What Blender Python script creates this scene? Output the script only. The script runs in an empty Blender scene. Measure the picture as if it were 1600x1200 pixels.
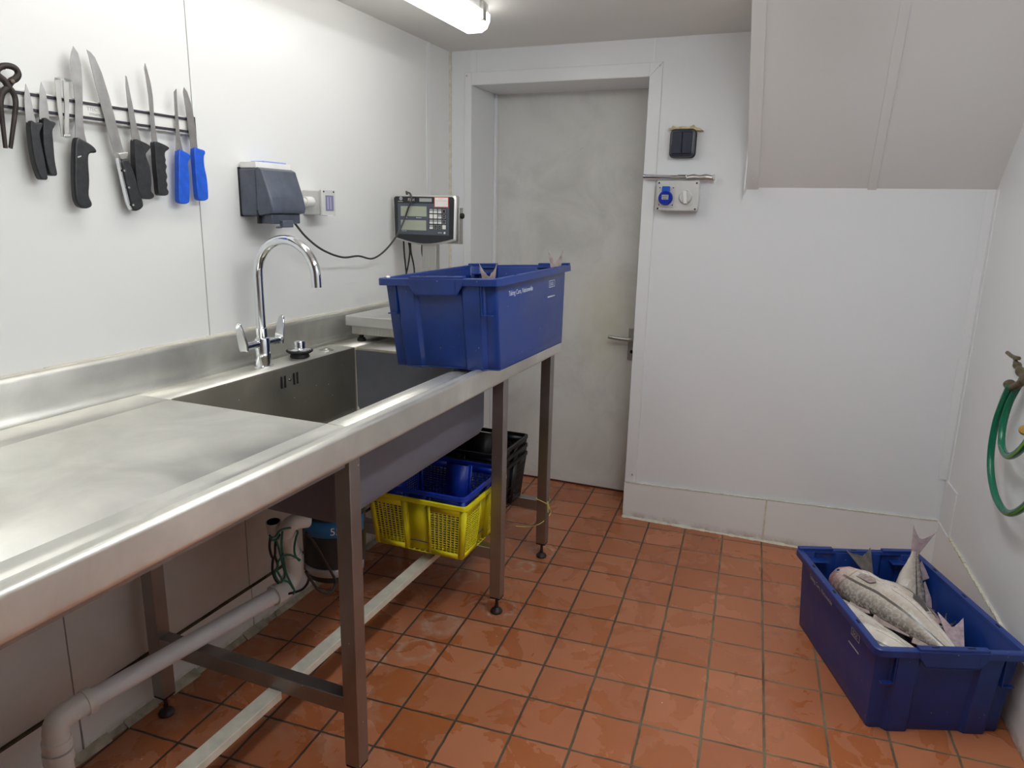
import bpy, bmesh, math, random
from mathutils import Vector, Matrix, Euler
random.seed(7)
S = bpy.context.scene
COL = S.collection
PI = math.pi
V3 = Vector

# ------------------------------------------------------------------ camera
FPX = 1122.84
CAM = V3((1.5173, -0.0089, 1.3104))
yaw, pitch, roll = 0.38400, -0.23550, 0.02180
fwd = V3((-math.sin(yaw)*math.cos(pitch), math.cos(yaw)*math.cos(pitch), math.sin(pitch)))
r0 = V3((math.cos(yaw), math.sin(yaw), 0)); u0 = r0.cross(fwd)
rgt = math.cos(roll)*r0 + math.sin(roll)*u0
upv = -math.sin(roll)*r0 + math.cos(roll)*u0
cd = bpy.data.cameras.new('camera'); co = bpy.data.objects.new('camera', cd); COL.objects.link(co)
cd.sensor_width = 36; cd.lens = FPX/1600*36; cd.clip_start = 0.02
co.matrix_world = Matrix(((rgt.x, upv.x, -fwd.x, CAM.x), (rgt.y, upv.y, -fwd.y, CAM.y), (rgt.z, upv.z, -fwd.z, CAM.z), (0, 0, 0, 1)))
S.camera = co

def on(axis, val, px, py):
    """world point where the sight line through a photo pixel meets an axis plane"""
    d = rgt*((px-800)/FPX) + upv*(-(py-600)/FPX) + fwd
    k = 'xyz'.index(axis); t = (val-CAM[k])/d[k]
    return CAM + d*t

# ------------------------------------------------------------------ light and exposure
W = bpy.data.worlds.new('world'); S.world = W; W.use_nodes = True
W.node_tree.nodes['Background'].inputs[0].default_value = (0.8, 0.85, 0.9, 1)
W.node_tree.nodes['Background'].inputs[1].default_value = 0.02
TUBE = 6.6          # emission of the dimmer tube over the bench
TUBE2 = 23.0        # emission of the brighter tube over the open floor
S.view_settings.view_transform = 'Standard'
S.view_settings.look = 'None'
S.view_settings.gamma = 1
S.view_settings.exposure = 0.14

# ------------------------------------------------------------------ material helpers
def nt(name):
    m = bpy.data.materials.new(name); m.use_nodes = True
    n = m.node_tree; b = n.nodes['Principled BSDF']
    return m, n, b
def L(n, a, b): n.links.new(a, b)
def math_(n, op, a, b=None, c=None, clamp=False):
    x = n.nodes.new('ShaderNodeMath'); x.operation = op; x.use_clamp = clamp
    for i, v in enumerate((a, b, c)):
        if v is None: continue
        if isinstance(v, (int, float)): x.inputs[i].default_value = v
        else: L(n, v, x.inputs[i])
    return x.outputs[0]
def noise(n, vec, scale, detail=3, rough=.5, dist=0):
    x = n.nodes.new('ShaderNodeTexNoise'); x.inputs['Scale'].default_value = scale
    x.inputs['Detail'].default_value = detail; x.inputs['Roughness'].default_value = rough
    x.inputs['Distortion'].default_value = dist
    if vec is not None: L(n, vec, x.inputs['Vector'])
    return x.outputs['Fac']
def ramp(n, fac, stops, interp='LINEAR'):
    x = n.nodes.new('ShaderNodeValToRGB'); x.color_ramp.interpolation = interp
    e = x.color_ramp.elements
    while len(e) > 1: e.remove(e[-1])
    for i, (p, c) in enumerate(stops):
        if isinstance(c, (int, float)): c = (c, c, c)
        if i == 0: e[0].position = p; e[0].color = (*c, 1)
        else:
            k = e.new(p); k.color = (*c, 1)
    L(n, fac, x.inputs[0]); return x.outputs['Color']
def mix(n, fac, a, b, blend='MIX'):
    x = n.nodes.new('ShaderNodeMix'); x.data_type = 'RGBA'; x.blend_type = blend
    for s, v in (('Factor', fac), ('A', a), ('B', b)):
        idx = {'Factor': 0, 'A': 6, 'B': 7}[s]
        if isinstance(v, (int, float)) and s == 'Factor': x.inputs[0].default_value = v
        elif isinstance(v, tuple): x.inputs[idx].default_value = (*v, 1)
        else: L(n, v, x.inputs[idx])
    return x.outputs[2]
def bump(n, b, h, strength=.3, dist=.002):
    x = n.nodes.new('ShaderNodeBump'); x.inputs['Strength'].default_value = strength
    x.inputs['Distance'].default_value = dist; L(n, h, x.inputs['Height']); L(n, x.outputs[0], b.inputs['Normal'])
def objvec(n, scale=None):
    t = n.nodes.new('ShaderNodeTexCoord'); o = t.outputs['Object']
    if scale:
        m = n.nodes.new('ShaderNodeMapping'); m.inputs['Scale'].default_value = scale; L(n, o, m.inputs[0]); o = m.outputs[0]
    return o

def plain(name, c, rough=.5, metal=0, spec=.5, var=.06, scale=12, bmp=0, bscale=60, stretch=None, coat=0, rv=.025):
    m, n, b = nt(name); v = objvec(n, stretch)
    b.inputs['Metallic'].default_value = metal; b.inputs['Specular IOR Level'].default_value = spec
    if var == 0:
        b.inputs['Base Color'].default_value = (*c, 1); b.inputs['Roughness'].default_value = rough; return m
    f = noise(n, v, scale, 4)
    c1 = tuple(min(1, x*(1-var)) for x in c); c2 = tuple(min(1, x*(1+var)) for x in c)
    L(n, ramp(n, f, [(.3, c1), (.7, c2)]), b.inputs['Base Color'])
    L(n, ramp(n, f, [(.3, max(0, rough-rv)), (.7, min(1, rough+rv))]), b.inputs['Roughness'])
    b.inputs['Metallic'].default_value = metal
    b.inputs['Specular IOR Level'].default_value = spec
    b.inputs['Coat Weight'].default_value = coat
    if bmp: bump(n, b, noise(n, v, bscale, 3), bmp, .001)
    return m

def steel(name, c=(.60, .58, .54), rough=.34, stretch=(60, 2, 60), spots=True, blotch=.12):
    m, n, b = nt(name)
    v = objvec(n, stretch); o = objvec(n)
    br = noise(n, v, 6, 4, .6)
    bl = noise(n, o, 5, 5, .6, .6)
    c1 = tuple(x*(1-blotch) for x in c); c2 = tuple(min(1, x*(1+blotch)) for x in c)
    col = ramp(n, bl, [(.3, c1), (.7, c2)])
    if spots:
        vo = n.nodes.new('ShaderNodeTexVoronoi'); vo.inputs['Scale'].default_value = 38; L(n, o, vo.inputs['Vector'])
        sp = math_(n, 'LESS_THAN', vo.outputs['Distance'], .07)
        keep = math_(n, 'GREATER_THAN', noise(n, o, 9, 1), .55)
        col = mix(n, math_(n, 'MULTIPLY', sp, keep), col, (.8, .78, .74))
    L(n, col, b.inputs['Base Color'])
    rr = math_(n, 'ADD', math_(n, 'MULTIPLY', br, .14), math_(n, 'MULTIPLY', bl, .2))
    L(n, math_(n, 'ADD', rr, rough-.17), b.inputs['Roughness'])
    b.inputs['Metallic'].default_value = 1
    bump(n, b, br, .08, .0006)
    return m

M = {}
M['wall'] = plain('white_wall_cladding', (.805, .822, .838), .26, var=0)
M['wallleft'] = plain('white_wall_cladding_left', (.80, .80, .785), .27, var=0)
M['wallr'] = plain('white_panel_matt', (.79, .80, .805), .35, var=0)
M['ceil'] = plain('ceiling_board', (.80, .79, .76), .55, var=.02, scale=4)
M['trim'] = plain('white_plastic_trim', (.80, .812, .822), .3, var=0)
M['soffit'] = plain('soffit_board', (.74, .735, .72), .28, var=0)
M['seam'] = plain('panel_joint', (.22, .23, .25), .6)
M['sealant'] = plain('aged_sealant', (.64, .61, .50), .6, var=.14, scale=40)
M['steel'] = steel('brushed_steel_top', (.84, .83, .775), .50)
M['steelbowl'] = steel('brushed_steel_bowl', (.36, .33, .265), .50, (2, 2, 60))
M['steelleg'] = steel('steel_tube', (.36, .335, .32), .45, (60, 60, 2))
M['steellight'] = plain('satin_steel', (.56, .55, .52), .38, 1, var=.08)
M['blade'] = plain('knife_steel', (.42, .41, .40), .36, .9, var=.15, scale=30)
M['chrome'] = plain('chrome', (.78, .80, .83), .07, 1, var=.02)
M['black'] = plain('black_plastic', (.018, .018, .02), .42, var=.3, scale=60, bmp=.1)
M['handleblack'] = plain('black_handle', (.022, .023, .026), .45, var=.4, scale=90, bmp=.2)
M['handleblue'] = plain('blue_handle', (.01, .10, .62), .4, var=.2, scale=60)
M['hole'] = plain('dark_opening', (.006, .006, .008), .9)
M['iron'] = plain('old_iron', (.045, .035, .032), .5, .6, var=.4, scale=40, bmp=.3)
M['white'] = plain('white_plastic', (.78, .77, .74), .35, var=.03)
M['greyplastic'] = plain('pale_grey_plastic', (.62, .62, .60), .4, var=.04)
M['slate'] = plain('slate_grey_plastic', (.085, .10, .135), .38, var=.2, scale=25, bmp=.06)
M['rubber'] = plain('black_rubber', (.008, .008, .008), .6)
M['cable'] = plain('grey_black_cable', (.05, .05, .05), .42, var=.2)
M['pvc'] = plain('white_waste_pipe', (.78, .75, .72), .38, var=.06, scale=20)
M['pvccool'] = plain('white_waste_tube', (.80, .79, .81), .35, var=.04, scale=20)
M['green'] = plain('green_string', (.01, .12, .075), .6, var=.3, scale=80)
M['brass'] = plain('tarnished_brass', (.16, .13, .08), .5, .8, var=.3, scale=60, bmp=.3)
M['brassbright'] = plain('bright_brass', (.62, .38, .10), .4, .8)
M['yellow'] = plain('yellow_basket_plastic', (.82, .73, .014), .42, var=.05, spec=.4)
M['bluebasket'] = plain('blue_basket_plastic', (.006, .035, .40), .42, var=.06)
M['blackbasket'] = plain('black_basket_plastic', (.008, .008, .009), .45)
M['panelmid'] = plain('display_panel_grey', (.085, .10, .13), .35, var=.1)
M['lcd'] = plain('lcd_glass', (.40, .43, .34), .15, var=.06)
M['red'] = plain('red_print', (.70, .10, .08), .5)
M['pink'] = plain('pink_label_print', (.85, .62, .60), .5)
M['paper'] = plain('white_label', (.85, .84, .82), .5)
M['silver'] = plain('silver_label', (.45, .46, .48), .35, .5)
M['bluebright'] = plain('bright_blue_plastic', (.0, .09, .55), .35, var=.1)
M['bluedark'] = plain('deep_blue_plastic', (.0, .02, .35), .3, var=.1)
M['tan'] = plain('dried_foam', (.58, .50, .28), .8, var=.25, scale=60, bmp=.5)
M['cyan'] = plain('blue_band', (.02, .16, .42), .4)
M['letter'] = plain('pale_lettering', (.62, .66, .74), .6)
M['yellowstring'] = plain('yellow_string', (.78, .70, .22), .6)
M['bar'] = plain('pale_steel_bar', (.66, .63, .53), .45, .15, var=.1, scale=30)
M['galv'] = plain('scale_column_steel', (.50, .49, .46), .42, .8, var=.12, stretch=(30, 30, 2))
M['platform'] = plain('scale_platform_steel', (.66, .65, .63), .40, .75, var=.04)
M['door'] = None

def mat_door():
    m, n, b = nt('painted_door'); o = objvec(n)
    f = noise(n, o, 3.2, 6, .65, .8); g = noise(n, o, 14, 4, .6)
    col = ramp(n, f, [(.30, (.60, .595, .56)), (.55, (.72, .715, .68)), (.8, (.76, .755, .72))])
    sx = n.nodes.new('ShaderNodeSeparateXYZ'); L(n, o, sx.inputs[0])
    # yellowed grime around the latch height, near the handle side
    dz = math_(n, 'MULTIPLY', math_(n, 'SUBTRACT', sx.outputs[2], .82), 3.2)
    dx = math_(n, 'MULTIPLY', math_(n, 'SUBTRACT', sx.outputs[0], .68), 6.0)
    d = math_(n, 'SQRT', math_(n, 'ADD', math_(n, 'POWER', dz, 2), math_(n, 'POWER', dx, 2)))
    gm = math_(n, 'MULTIPLY', math_(n, 'SUBTRACT', 1, d, clamp=True), g, clamp=True)
    col = mix(n, math_(n, 'MULTIPLY', gm, 1.1, clamp=True), col, (.60, .58, .38))
    sp = math_(n, 'GREATER_THAN', noise(n, o, 55, 2), .73)
    col = mix(n, math_(n, 'MULTIPLY', sp, .25), col, (.35, .33, .28))
    L(n, col, b.inputs['Base Color']); b.inputs['Roughness'].default_value = .5
    bump(n, b, g, .1, .001); return m
M['door'] = mat_door()

def mat_skirt():
    m, n, b = nt('stained_skirting_panel'); o = objvec(n)
    sx = n.nodes.new('ShaderNodeSeparateXYZ'); L(n, o, sx.inputs[0])
    f = noise(n, o, 22, 5, .65); g = noise(n, o, 5, 4)
    low = math_(n, 'SUBTRACT', 1, math_(n, 'MULTIPLY', sx.outputs[2], 28), clamp=True)
    k = math_(n, 'MULTIPLY', low, ramp(n, f, [(.35, 0), (.6, 1)]), clamp=True)
    col = mix(n, k, (.85, .855, .85), (.36, .31, .19))
    col = mix(n, math_(n, 'MULTIPLY', g, .15), col, (.6, .58, .53))
    L(n, col, b.inputs['Base Color']); b.inputs['Roughness'].default_value = .35
    return m
M['skirt'] = mat_skirt()

def mat_blue():
    m, n, b = nt('worn_blue_crate_plastic'); o = objvec(n)
    f = noise(n, o, 9, 5, .6, .5)
    col = ramp(n, f, [(.3, (.003, .026, .165)), (.7, (.007, .038, .225))])
    vo = n.nodes.new('ShaderNodeTexVoronoi'); vo.inputs['Scale'].default_value = 46; L(n, o, vo.inputs['Vector'])
    sp = math_(n, 'MULTIPLY', math_(n, 'LESS_THAN', vo.outputs['Distance'], .09), math_(n, 'GREATER_THAN', noise(n, o, 14, 2), .56))
    col = mix(n, math_(n, 'MULTIPLY', sp, .6), col, (.25, .29, .42))
    gr = math_(n, 'GREATER_THAN', noise(n, o, 26, 6, .7), .66)
    col = mix(n, math_(n, 'MULTIPLY', gr, .30), col, (.07, .07, .09))
    L(n, col, b.inputs['Base Color'])
    L(n, ramp(n, f, [(.3, .30), (.7, .44)]), b.inputs['Roughness'])
    b.inputs['Specular IOR Level'].default_value = .55
    bump(n, b, noise(n, o, 70, 3), .06, .001); return m
M['blue'] = mat_blue()

TILE = .155; TANG = .0683; TOX, TOY = 1.05, 2.10
def mat_floor():
    m, n, b = nt('quarry_tile_floor')
    g = n.nodes.new('ShaderNodeNewGeometry'); pos = g.outputs['Position']
    mp = n.nodes.new('ShaderNodeMapping'); mp.vector_type = 'TEXTURE'
    mp.inputs['Location'].default_value = (TOX, TOY, 0); mp.inputs['Rotation'].default_value = (0, 0, TANG)
    mp.inputs['Scale'].default_value = (TILE, TILE, TILE)
    L(n, pos, mp.inputs[0])
    sx = n.nodes.new('ShaderNodeSeparateXYZ'); L(n, mp.outputs[0], sx.inputs[0])
    wob = math_(n, 'MULTIPLY', math_(n, 'SUBTRACT', noise(n, pos, 18, 2), .5), .03)
    def edge(v):
        v = math_(n, 'ADD', v, wob)
        f = math_(n, 'SUBTRACT', v, math_(n, 'ROUND', v))
        return math_(n, 'ABSOLUTE', f)
    e = math_(n, 'MINIMUM', edge(sx.outputs[0]), edge(sx.outputs[1]))
    fx = math_(n, 'FLOOR', sx.outputs[0]); fy = math_(n, 'FLOOR', sx.outputs[1])
    cb = n.nodes.new('ShaderNodeCombineXYZ'); L(n, fx, cb.inputs[0]); L(n, fy, cb.inputs[1])
    wn = n.nodes.new('ShaderNodeTexWhiteNoise'); wn.noise_dimensions = '3D'; L(n, cb.outputs[0], wn.inputs['Vector'])
    tone = wn.outputs['Value']
    gap = math_(n, 'SUBTRACT', 1, math_(n, 'MULTIPLY', math_(n, 'SUBTRACT', e, .014), 70, clamp=True), clamp=True)
    f1 = noise(n, pos, 7, 6, .62, .7); f2 = noise(n, pos, 38, 5, .65)
    base = ramp(n, tone, [(0, (.36, .112, .044)), (.5, (.41, .138, .058)), (1, (.46, .165, .075))])
    base = mix(n, math_(n, 'MULTIPLY', f2, .35), base, (.50, .205, .105))
    # wet films: darker, glossier, hard-edged patches
    wetn = noise(n, pos, 5.2, 5, .55, .9)
    wet = ramp(n, wetn, [(.500, 0), (.515, 1)])
    base = mix(n, math_(n, 'MULTIPLY', wet, .42), base, (.35, .092, .018))
    # pale lime rings and smears left by dried water
    sep = n.nodes.new('ShaderNodeSeparateXYZ'); L(n, pos, sep.inputs[0])
    lime = None
    wr = math_(n, 'MULTIPLY', math_(n, 'SUBTRACT', noise(n, pos, 16, 4), .5), .06)
    for (cx, cy, r, w) in LIME:
        d = math_(n, 'SQRT', math_(n, 'ADD', math_(n, 'POWER', math_(n, 'SUBTRACT', sep.outputs[0], cx), 2), math_(n, 'POWER', math_(n, 'SUBTRACT', sep.outputs[1], cy), 2)))
        d = math_(n, 'ABSOLUTE', math_(n, 'SUBTRACT', math_(n, 'ADD', d, wr), r))
        k = math_(n, 'SUBTRACT', 1, math_(n, 'DIVIDE', d, w), clamp=True)
        lime = k if lime is None else math_(n, 'MAXIMUM', lime, k)
    lime = math_(n, 'MULTIPLY', lime, ramp(n, f2, [(.36, 0), (.62, 1)]), clamp=True)
    base = mix(n, math_(n, 'MULTIPLY', lime, .6), base, (.52, .42, .33))
    haze = math_(n, 'MULTIPLY', ramp(n, noise(n, pos, 10, 5, .6), [(.52, 0), (.64, 1)]), math_(n, 'SUBTRACT', 1, math_(n, 'MULTIPLY', math_(n, 'SUBTRACT', sep.outputs[0], .55), 3.0, clamp=True), clamp=True))
    base = mix(n, math_(n, 'MULTIPLY', haze, .22), base, (.50, .36, .28))
    grout = ramp(n, f1, [(.35, (.085, .050, .028)), (.65, (.20, .16, .10))])
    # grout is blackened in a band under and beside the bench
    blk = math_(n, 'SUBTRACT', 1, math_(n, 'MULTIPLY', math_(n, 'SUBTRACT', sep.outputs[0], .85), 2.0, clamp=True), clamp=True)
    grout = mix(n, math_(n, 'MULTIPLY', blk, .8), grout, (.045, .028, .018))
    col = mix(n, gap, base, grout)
    # scattered pale crumbs
    vo = n.nodes.new('ShaderNodeTexVoronoi'); vo.inputs['Scale'].default_value = 9; L(n, pos, vo.inputs['Vector'])
    cr = math_(n, 'LESS_THAN', vo.outputs['Distance'], .022)
    col = mix(n, math_(n, 'MULTIPLY', cr, .8), col, (.75, .66, .52))
    L(n, col, b.inputs['Base Color'])
    dry = ramp(n, f1, [(.3, .40), (.7, .56)])
    r = mix(n, wet, dry, (.16, .16, .16))
    r = mix(n, gap, r, (.6, .6, .6))
    L(n, r, b.inputs['Roughness'])
    b.inputs['Specular IOR Level'].default_value = .5
    h = math_(n, 'SUBTRACT', math_(n, 'MULTIPLY', f2, .12), gap)
    bump(n, b, h, .5, .0015)
    return m
LIME = [(.80, 2.17, .045, .02), (.76, 1.62, .055, .028), (.80, 1.30, .06, .02), (.72, 2.42, .05, .015), (.70, 2.02, .055, .018)]
def floor_at(px, py):
    p = on('z', 0, px, py); return (p.x, p.y)
LIME = [(*floor_at(823, 885), .030, .016), (*floor_at(690, 975), .050, .026), (*floor_at(650, 1015), .055, .016),
        (*floor_at(848, 862), .045, .014), (*floor_at(780, 950), .055, .014), (*floor_at(575, 1030), .04, .018), (*floor_at(730, 900), .04, .012)]
M['floor'] = mat_floor()

def mat_fish(name, back, mid, belly, head):
    m, n, b = nt(name)
    t = n.nodes.new('ShaderNodeUVMap'); s = n.nodes.new('ShaderNodeSeparateXYZ'); L(n, t.outputs[0], s.inputs[0])
    o = objvec(n)
    u, v = s.outputs[0], s.outputs[1]
    d = math_(n, 'MULTIPLY', math_(n, 'ABSOLUTE', math_(n, 'SUBTRACT', v, .5)), 2)
    nz = noise(n, o, 24, 5, .65); nf = noise(n, o, 120, 4, .6)
    dd = math_(n, 'ADD', d, math_(n, 'MULTIPLY', math_(n, 'SUBTRACT', nz, .5), .35))
    col = ramp(n, dd, [(.25, belly), (.5, mid), (.68, tuple(x*.75 for x in mid)), (.9, back)])
    col = mix(n, math_(n, 'MULTIPLY', ramp(n, nf, [(.48, 0), (.56, 1)]), .45), col, (.62, .58, .53))
    # lateral line
    off = math_(n, 'ADD', .60, math_(n, 'MULTIPLY', math_(n, 'SUBTRACT', noise(n, o, 8, 1), .5), .05))
    ll = math_(n, 'ABSOLUTE', math_(n, 'SUBTRACT', d, off))
    k = math_(n, 'MULTIPLY', math_(n, 'LESS_THAN', ll, .022), math_(n, 'GREATER_THAN', u, .2))
    col = mix(n, math_(n, 'MULTIPLY', k, .85), col, (.06, .05, .045))
    l2 = math_(n, 'MULTIPLY', math_(n, 'LESS_THAN', math_(n, 'ABSOLUTE', math_(n, 'SUBTRACT', d, math_(n, 'ADD', .36, math_(n, 'MULTIPLY', math_(n, 'SUBTRACT', noise(n, o, 11, 2), .5), .16)))), .012), math_(n, 'GREATER_THAN', noise(n, o, 20, 2), .48))
    col = mix(n, math_(n, 'MULTIPLY', l2, .5), col, (.16, .13, .11))
    hk = math_(n, 'SUBTRACT', 1, math_(n, 'MULTIPLY', math_(n, 'SUBTRACT', u, .09), 6, clamp=True), clamp=True)
    col = mix(n, math_(n, 'MULTIPLY', hk, math_(n, 'ADD', nz, .25), clamp=True), col, head)
    gl = math_(n, 'MULTIPLY', math_(n, 'LESS_THAN', math_(n, 'ABSOLUTE', math_(n, 'SUBTRACT', math_(n, 'ADD', u, math_(n, 'MULTIPLY', math_(n, 'POWER', math_(n, 'SUBTRACT', d, .5), 2), .25)), .235)), .004), math_(n, 'LESS_THAN', d, .85))
    col = mix(n, math_(n, 'MULTIPLY', gl, .45), col, (.10, .06, .055))
    L(n, col, b.inputs['Base Color'])
    L(n, ramp(n, nz, [(.3, .14), (.7, .34)]), b.inputs['Roughness'])
    b.inputs['Subsurface Weight'].default_value = .05
    bump(n, b, math_(n, 'ADD', math_(n, 'MULTIPLY', nf, .5), nz), .35, .0025)
    return m
M['fish'] = mat_fish('fish_skin', (.17, .135, .115), (.52, .445, .375), (.80, .72, .64), (.52, .22, .22))
M['fishpale'] = mat_fish('fish_skin_pale', (.38, .33, .28), (.64, .57, .50), (.82, .76, .68), (.52, .25, .25))
M['fishdark'] = mat_fish('fish_skin_dark', (.15, .125, .105), (.42, .36, .31), (.68, .61, .54), (.36, .17, .16))
M['fin'] = plain('fish_fin', (.34, .27, .25), .35, var=.35, scale=70, bmp=.4, bscale=200)
M['findark'] = plain('fish_fin_dark', (.10, .085, .08), .4, var=.4, scale=60, bmp=.4, bscale=200)
M['finpale'] = plain('fish_fin_pale', (.44, .34, .36), .35, var=.25, scale=70, bmp=.4, bscale=200)
M['eye'] = plain('fish_eye', (.02, .02, .03), .05)

def mat_emit(name, c, s):
    m, n, b = nt(name); b.inputs['Base Color'].default_value = (.9, .9, .9, 1)
    b.inputs['Emission Color'].default_value = (*c, 1); b.inputs['Emission Strength'].default_value = s
    return m
M['tube'] = mat_emit('lit_tube_diffuser', (1.0, .985, .94), TUBE)
M['tube2'] = mat_emit('bright_tube_diffuser', (.93, .975, 1.0), TUBE2)

def mat_hose():
    m, n, b = nt('green_hose'); t = n.nodes.new('ShaderNodeUVMap'); s = n.nodes.new('ShaderNodeSeparateXYZ'); L(n, t.outputs[0], s.inputs[0])
    k = math_(n, 'LESS_THAN', math_(n, 'ABSOLUTE', math_(n, 'SUBTRACT', s.outputs[1], .62)), .045)
    col = mix(n, k, (.004, .145, .075), (.16, .42, .02)); L(n, col, b.inputs['Base Color'])
    b.inputs['Roughness'].default_value = .22; return m
M['hose'] = mat_hose()

# ------------------------------------------------------------------ mesh helpers
def basis(d):
    d = d.normalized(); a = V3((0, 0, 1)) if abs(d.z) < .9 else V3((1, 0, 0))
    x = d.cross(a).normalized(); y = d.cross(x).normalized(); return x, y
def catmull(pts, k=8):
    P = [V3(p) for p in pts]
    if len(P) < 3: return P
    P = [P[0]*2-P[1]] + P + [P[-1]*2-P[-2]]
    out = []
    for i in range(1, len(P)-2):
        for j in range(k):
            t = j/k; p0, p1, p2, p3 = P[i-1:i+3]
            out.append(.5*((2*p1)+(p2-p0)*t+(2*p0-5*p1+4*p2-p3)*t*t+(3*p1-p0-3*p2+p3)*t**3))
    out.append(P[-2]); return out
def world_matrix(o):
    m = Matrix.Identity(4)
    while o is not None:
        m = Matrix.LocRotScale(o.location, o.rotation_euler, o.scale) @ m; o = o.parent
    return m
class MB:
    def __init__(s): s.v = []; s.f = []; s.uv = []
    def add(s, vs, fs, uvs=None):
        k = len(s.v); s.v += [V3(v) for v in vs]; s.f += [tuple(i+k for i in f) for f in fs]
        s.uv += uvs if uvs else [None]*len(fs)
        return s
    def box(s, lo, hi, mat=None):
        (a, b, c), (d, e, f) = lo, hi
        vs = [V3(p) for p in ((a, b, c), (d, b, c), (d, e, c), (a, e, c), (a, b, f), (d, b, f), (d, e, f), (a, e, f))]
        if mat: vs = [mat @ v for v in vs]
        return s.add(vs, [(0, 3, 2, 1), (4, 5, 6, 7), (0, 1, 5, 4), (1, 2, 6, 5), (2, 3, 7, 6), (3, 0, 4, 7)])
    def loft(s, rings, cap=True, closed=False, smooth=True):
        n = len(rings[0]); vs = [p for r in rings for p in r]; fs = []
        R = len(rings)
        for i in range(R if closed else R-1):
            a, b = i*n, ((i+1) % R)*n
            for j in range(n):
                fs.append((a+j, a+(j+1) % n, b+(j+1) % n, b+j))
        if cap and not closed:
            fs.append(tuple(range(n-1, -1, -1))); fs.append(tuple((R-1)*n+j for j in range(n)))
        return s.add(vs, fs)
    def cyl(s, p0, p1, r0, r1=None, n=24, cap=True):
        p0, p1 = V3(p0), V3(p1); r1 = r0 if r1 is None else r1
        x, y = basis(p1-p0)
        return s.loft([[p+(x*math.cos(2*PI*j/n)+y*math.sin(2*PI*j/n))*r for j in range(n)] for p, r in ((p0, r0), (p1, r1))], cap)
    def lathe(s, c, axis, prof, n=28):
        """prof: (radius, distance along axis)"""
        c = V3(c); ax = V3(axis).normalized(); x, y = basis(ax)
        return s.loft([[c+ax*h+(x*math.cos(2*PI*j/n)+y*math.sin(2*PI*j/n))*max(r, 1e-4) for j in range(n)] for r, h in prof])
    def tube(s, pts, r, n=12, k=8, smooth=True, flat=None):
        P = catmull(pts, k) if smooth else [V3(p) for p in pts]
        rs = r if callable(r) else (lambda t: r)
        x = None; rings = []
        for i, p in enumerate(P):
            d = (P[min(i+1, len(P)-1)]-P[max(i-1, 0)]).normalized()
            if x is None: x, y = basis(d)
            else:
                x = (x-d*x.dot(d)).normalized(); y = d.cross(x)
            q = rs(i/max(1, len(P)-1))
            rings.append([p+(x*math.cos(2*PI*j/n)*(flat or 1)+y*math.sin(2*PI*j/n))*q for j in range(n)])
        a = len(s.f); s.loft(rings)
        m = len(rings)
        for i in range(m-1):
            for j in range(n):
                s.uv[a+i*n+j] = [(i/m, j/n), (i/m, (j+1)/n), ((i+1)/m, (j+1)/n), ((i+1)/m, j/n)]
        return s
    def prism(s, pts, t):
        """closed outline of 3D points extruded by vector t"""
        t = V3(t); P = [V3(p) for p in pts]; n = len(P)
        return s.add(P+[p+t for p in P], [tuple(range(n)), tuple(range(2*n-1, n-1, -1))]+[(j, (j+1) % n, n+(j+1) % n, n+j) for j in range(n)])
    def xf(s, m): s.v = [m @ v for v in s.v]; return s
    def build(s, name, mat, parent=None, world=False, bevel=0, solid=0, off=-1, smooth=35, seg=2, loc=None):
        me = bpy.data.meshes.new(name)
        vs = s.v
        if world and parent is not None:
            im = world_matrix(parent).inverted(); vs = [im @ v for v in vs]
        if loc is not None: vs = [v-V3(loc) for v in vs]
        me.from_pydata([tuple(v) for v in vs], [], s.f); 
        bm = bmesh.new(); bm.from_mesh(me)
        uvl = bm.loops.layers.uv.new('UVMap') if any(s.uv) else None
        if uvl:
            bm.faces.ensure_lookup_table()
            for f, u in zip(bm.faces, s.uv):
                if u:
                    for lp, q in zip(f.loops, u): lp[uvl].uv = q
        bmesh.ops.recalc_face_normals(bm, faces=bm.faces)
        bm.to_mesh(me); bm.free()
        me.materials.append(M[mat] if isinstance(mat, str) else mat)
        if smooth:
            for p in me.polygons: p.use_smooth = True
            me.set_sharp_from_angle(angle=math.radians(smooth))
        o = bpy.data.objects.new(name, me); COL.objects.link(o)
        if parent is not None: o.parent = parent
        if loc is not None: o.location = loc
        if solid:
            md = o.modifiers.new('thickness', 'SOLIDIFY'); md.thickness = solid; md.offset = off
        if bevel:
            md = o.modifiers.new('edge', 'BEVEL'); md.width = bevel; md.segments = seg; md.limit_method = 'ANGLE'; md.angle_limit = math.radians(40)
            md.harden_normals = False
        return o
def thing(name, label, cat, loc=(0, 0, 0), rot=(0, 0, 0), group=None):
    o = bpy.data.objects.new(name, None); COL.objects.link(o); o.location = loc; o.rotation_euler = rot
    o.empty_display_size = .05
    tag(o, label, cat, group); return o
def tag(o, label, cat, group=None):
    o['label'] = label; o['category'] = cat
    if group: o['group'] = group
    return o
def struct(o): o['kind'] = 'structure'; return o
def copy_tree(o, parent=None):
    kids = [c for c in bpy.data.objects if c.parent == o]
    c = o.copy(); COL.objects.link(c); c.parent = parent
    for k in kids: copy_tree(k, c)
    return c
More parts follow.
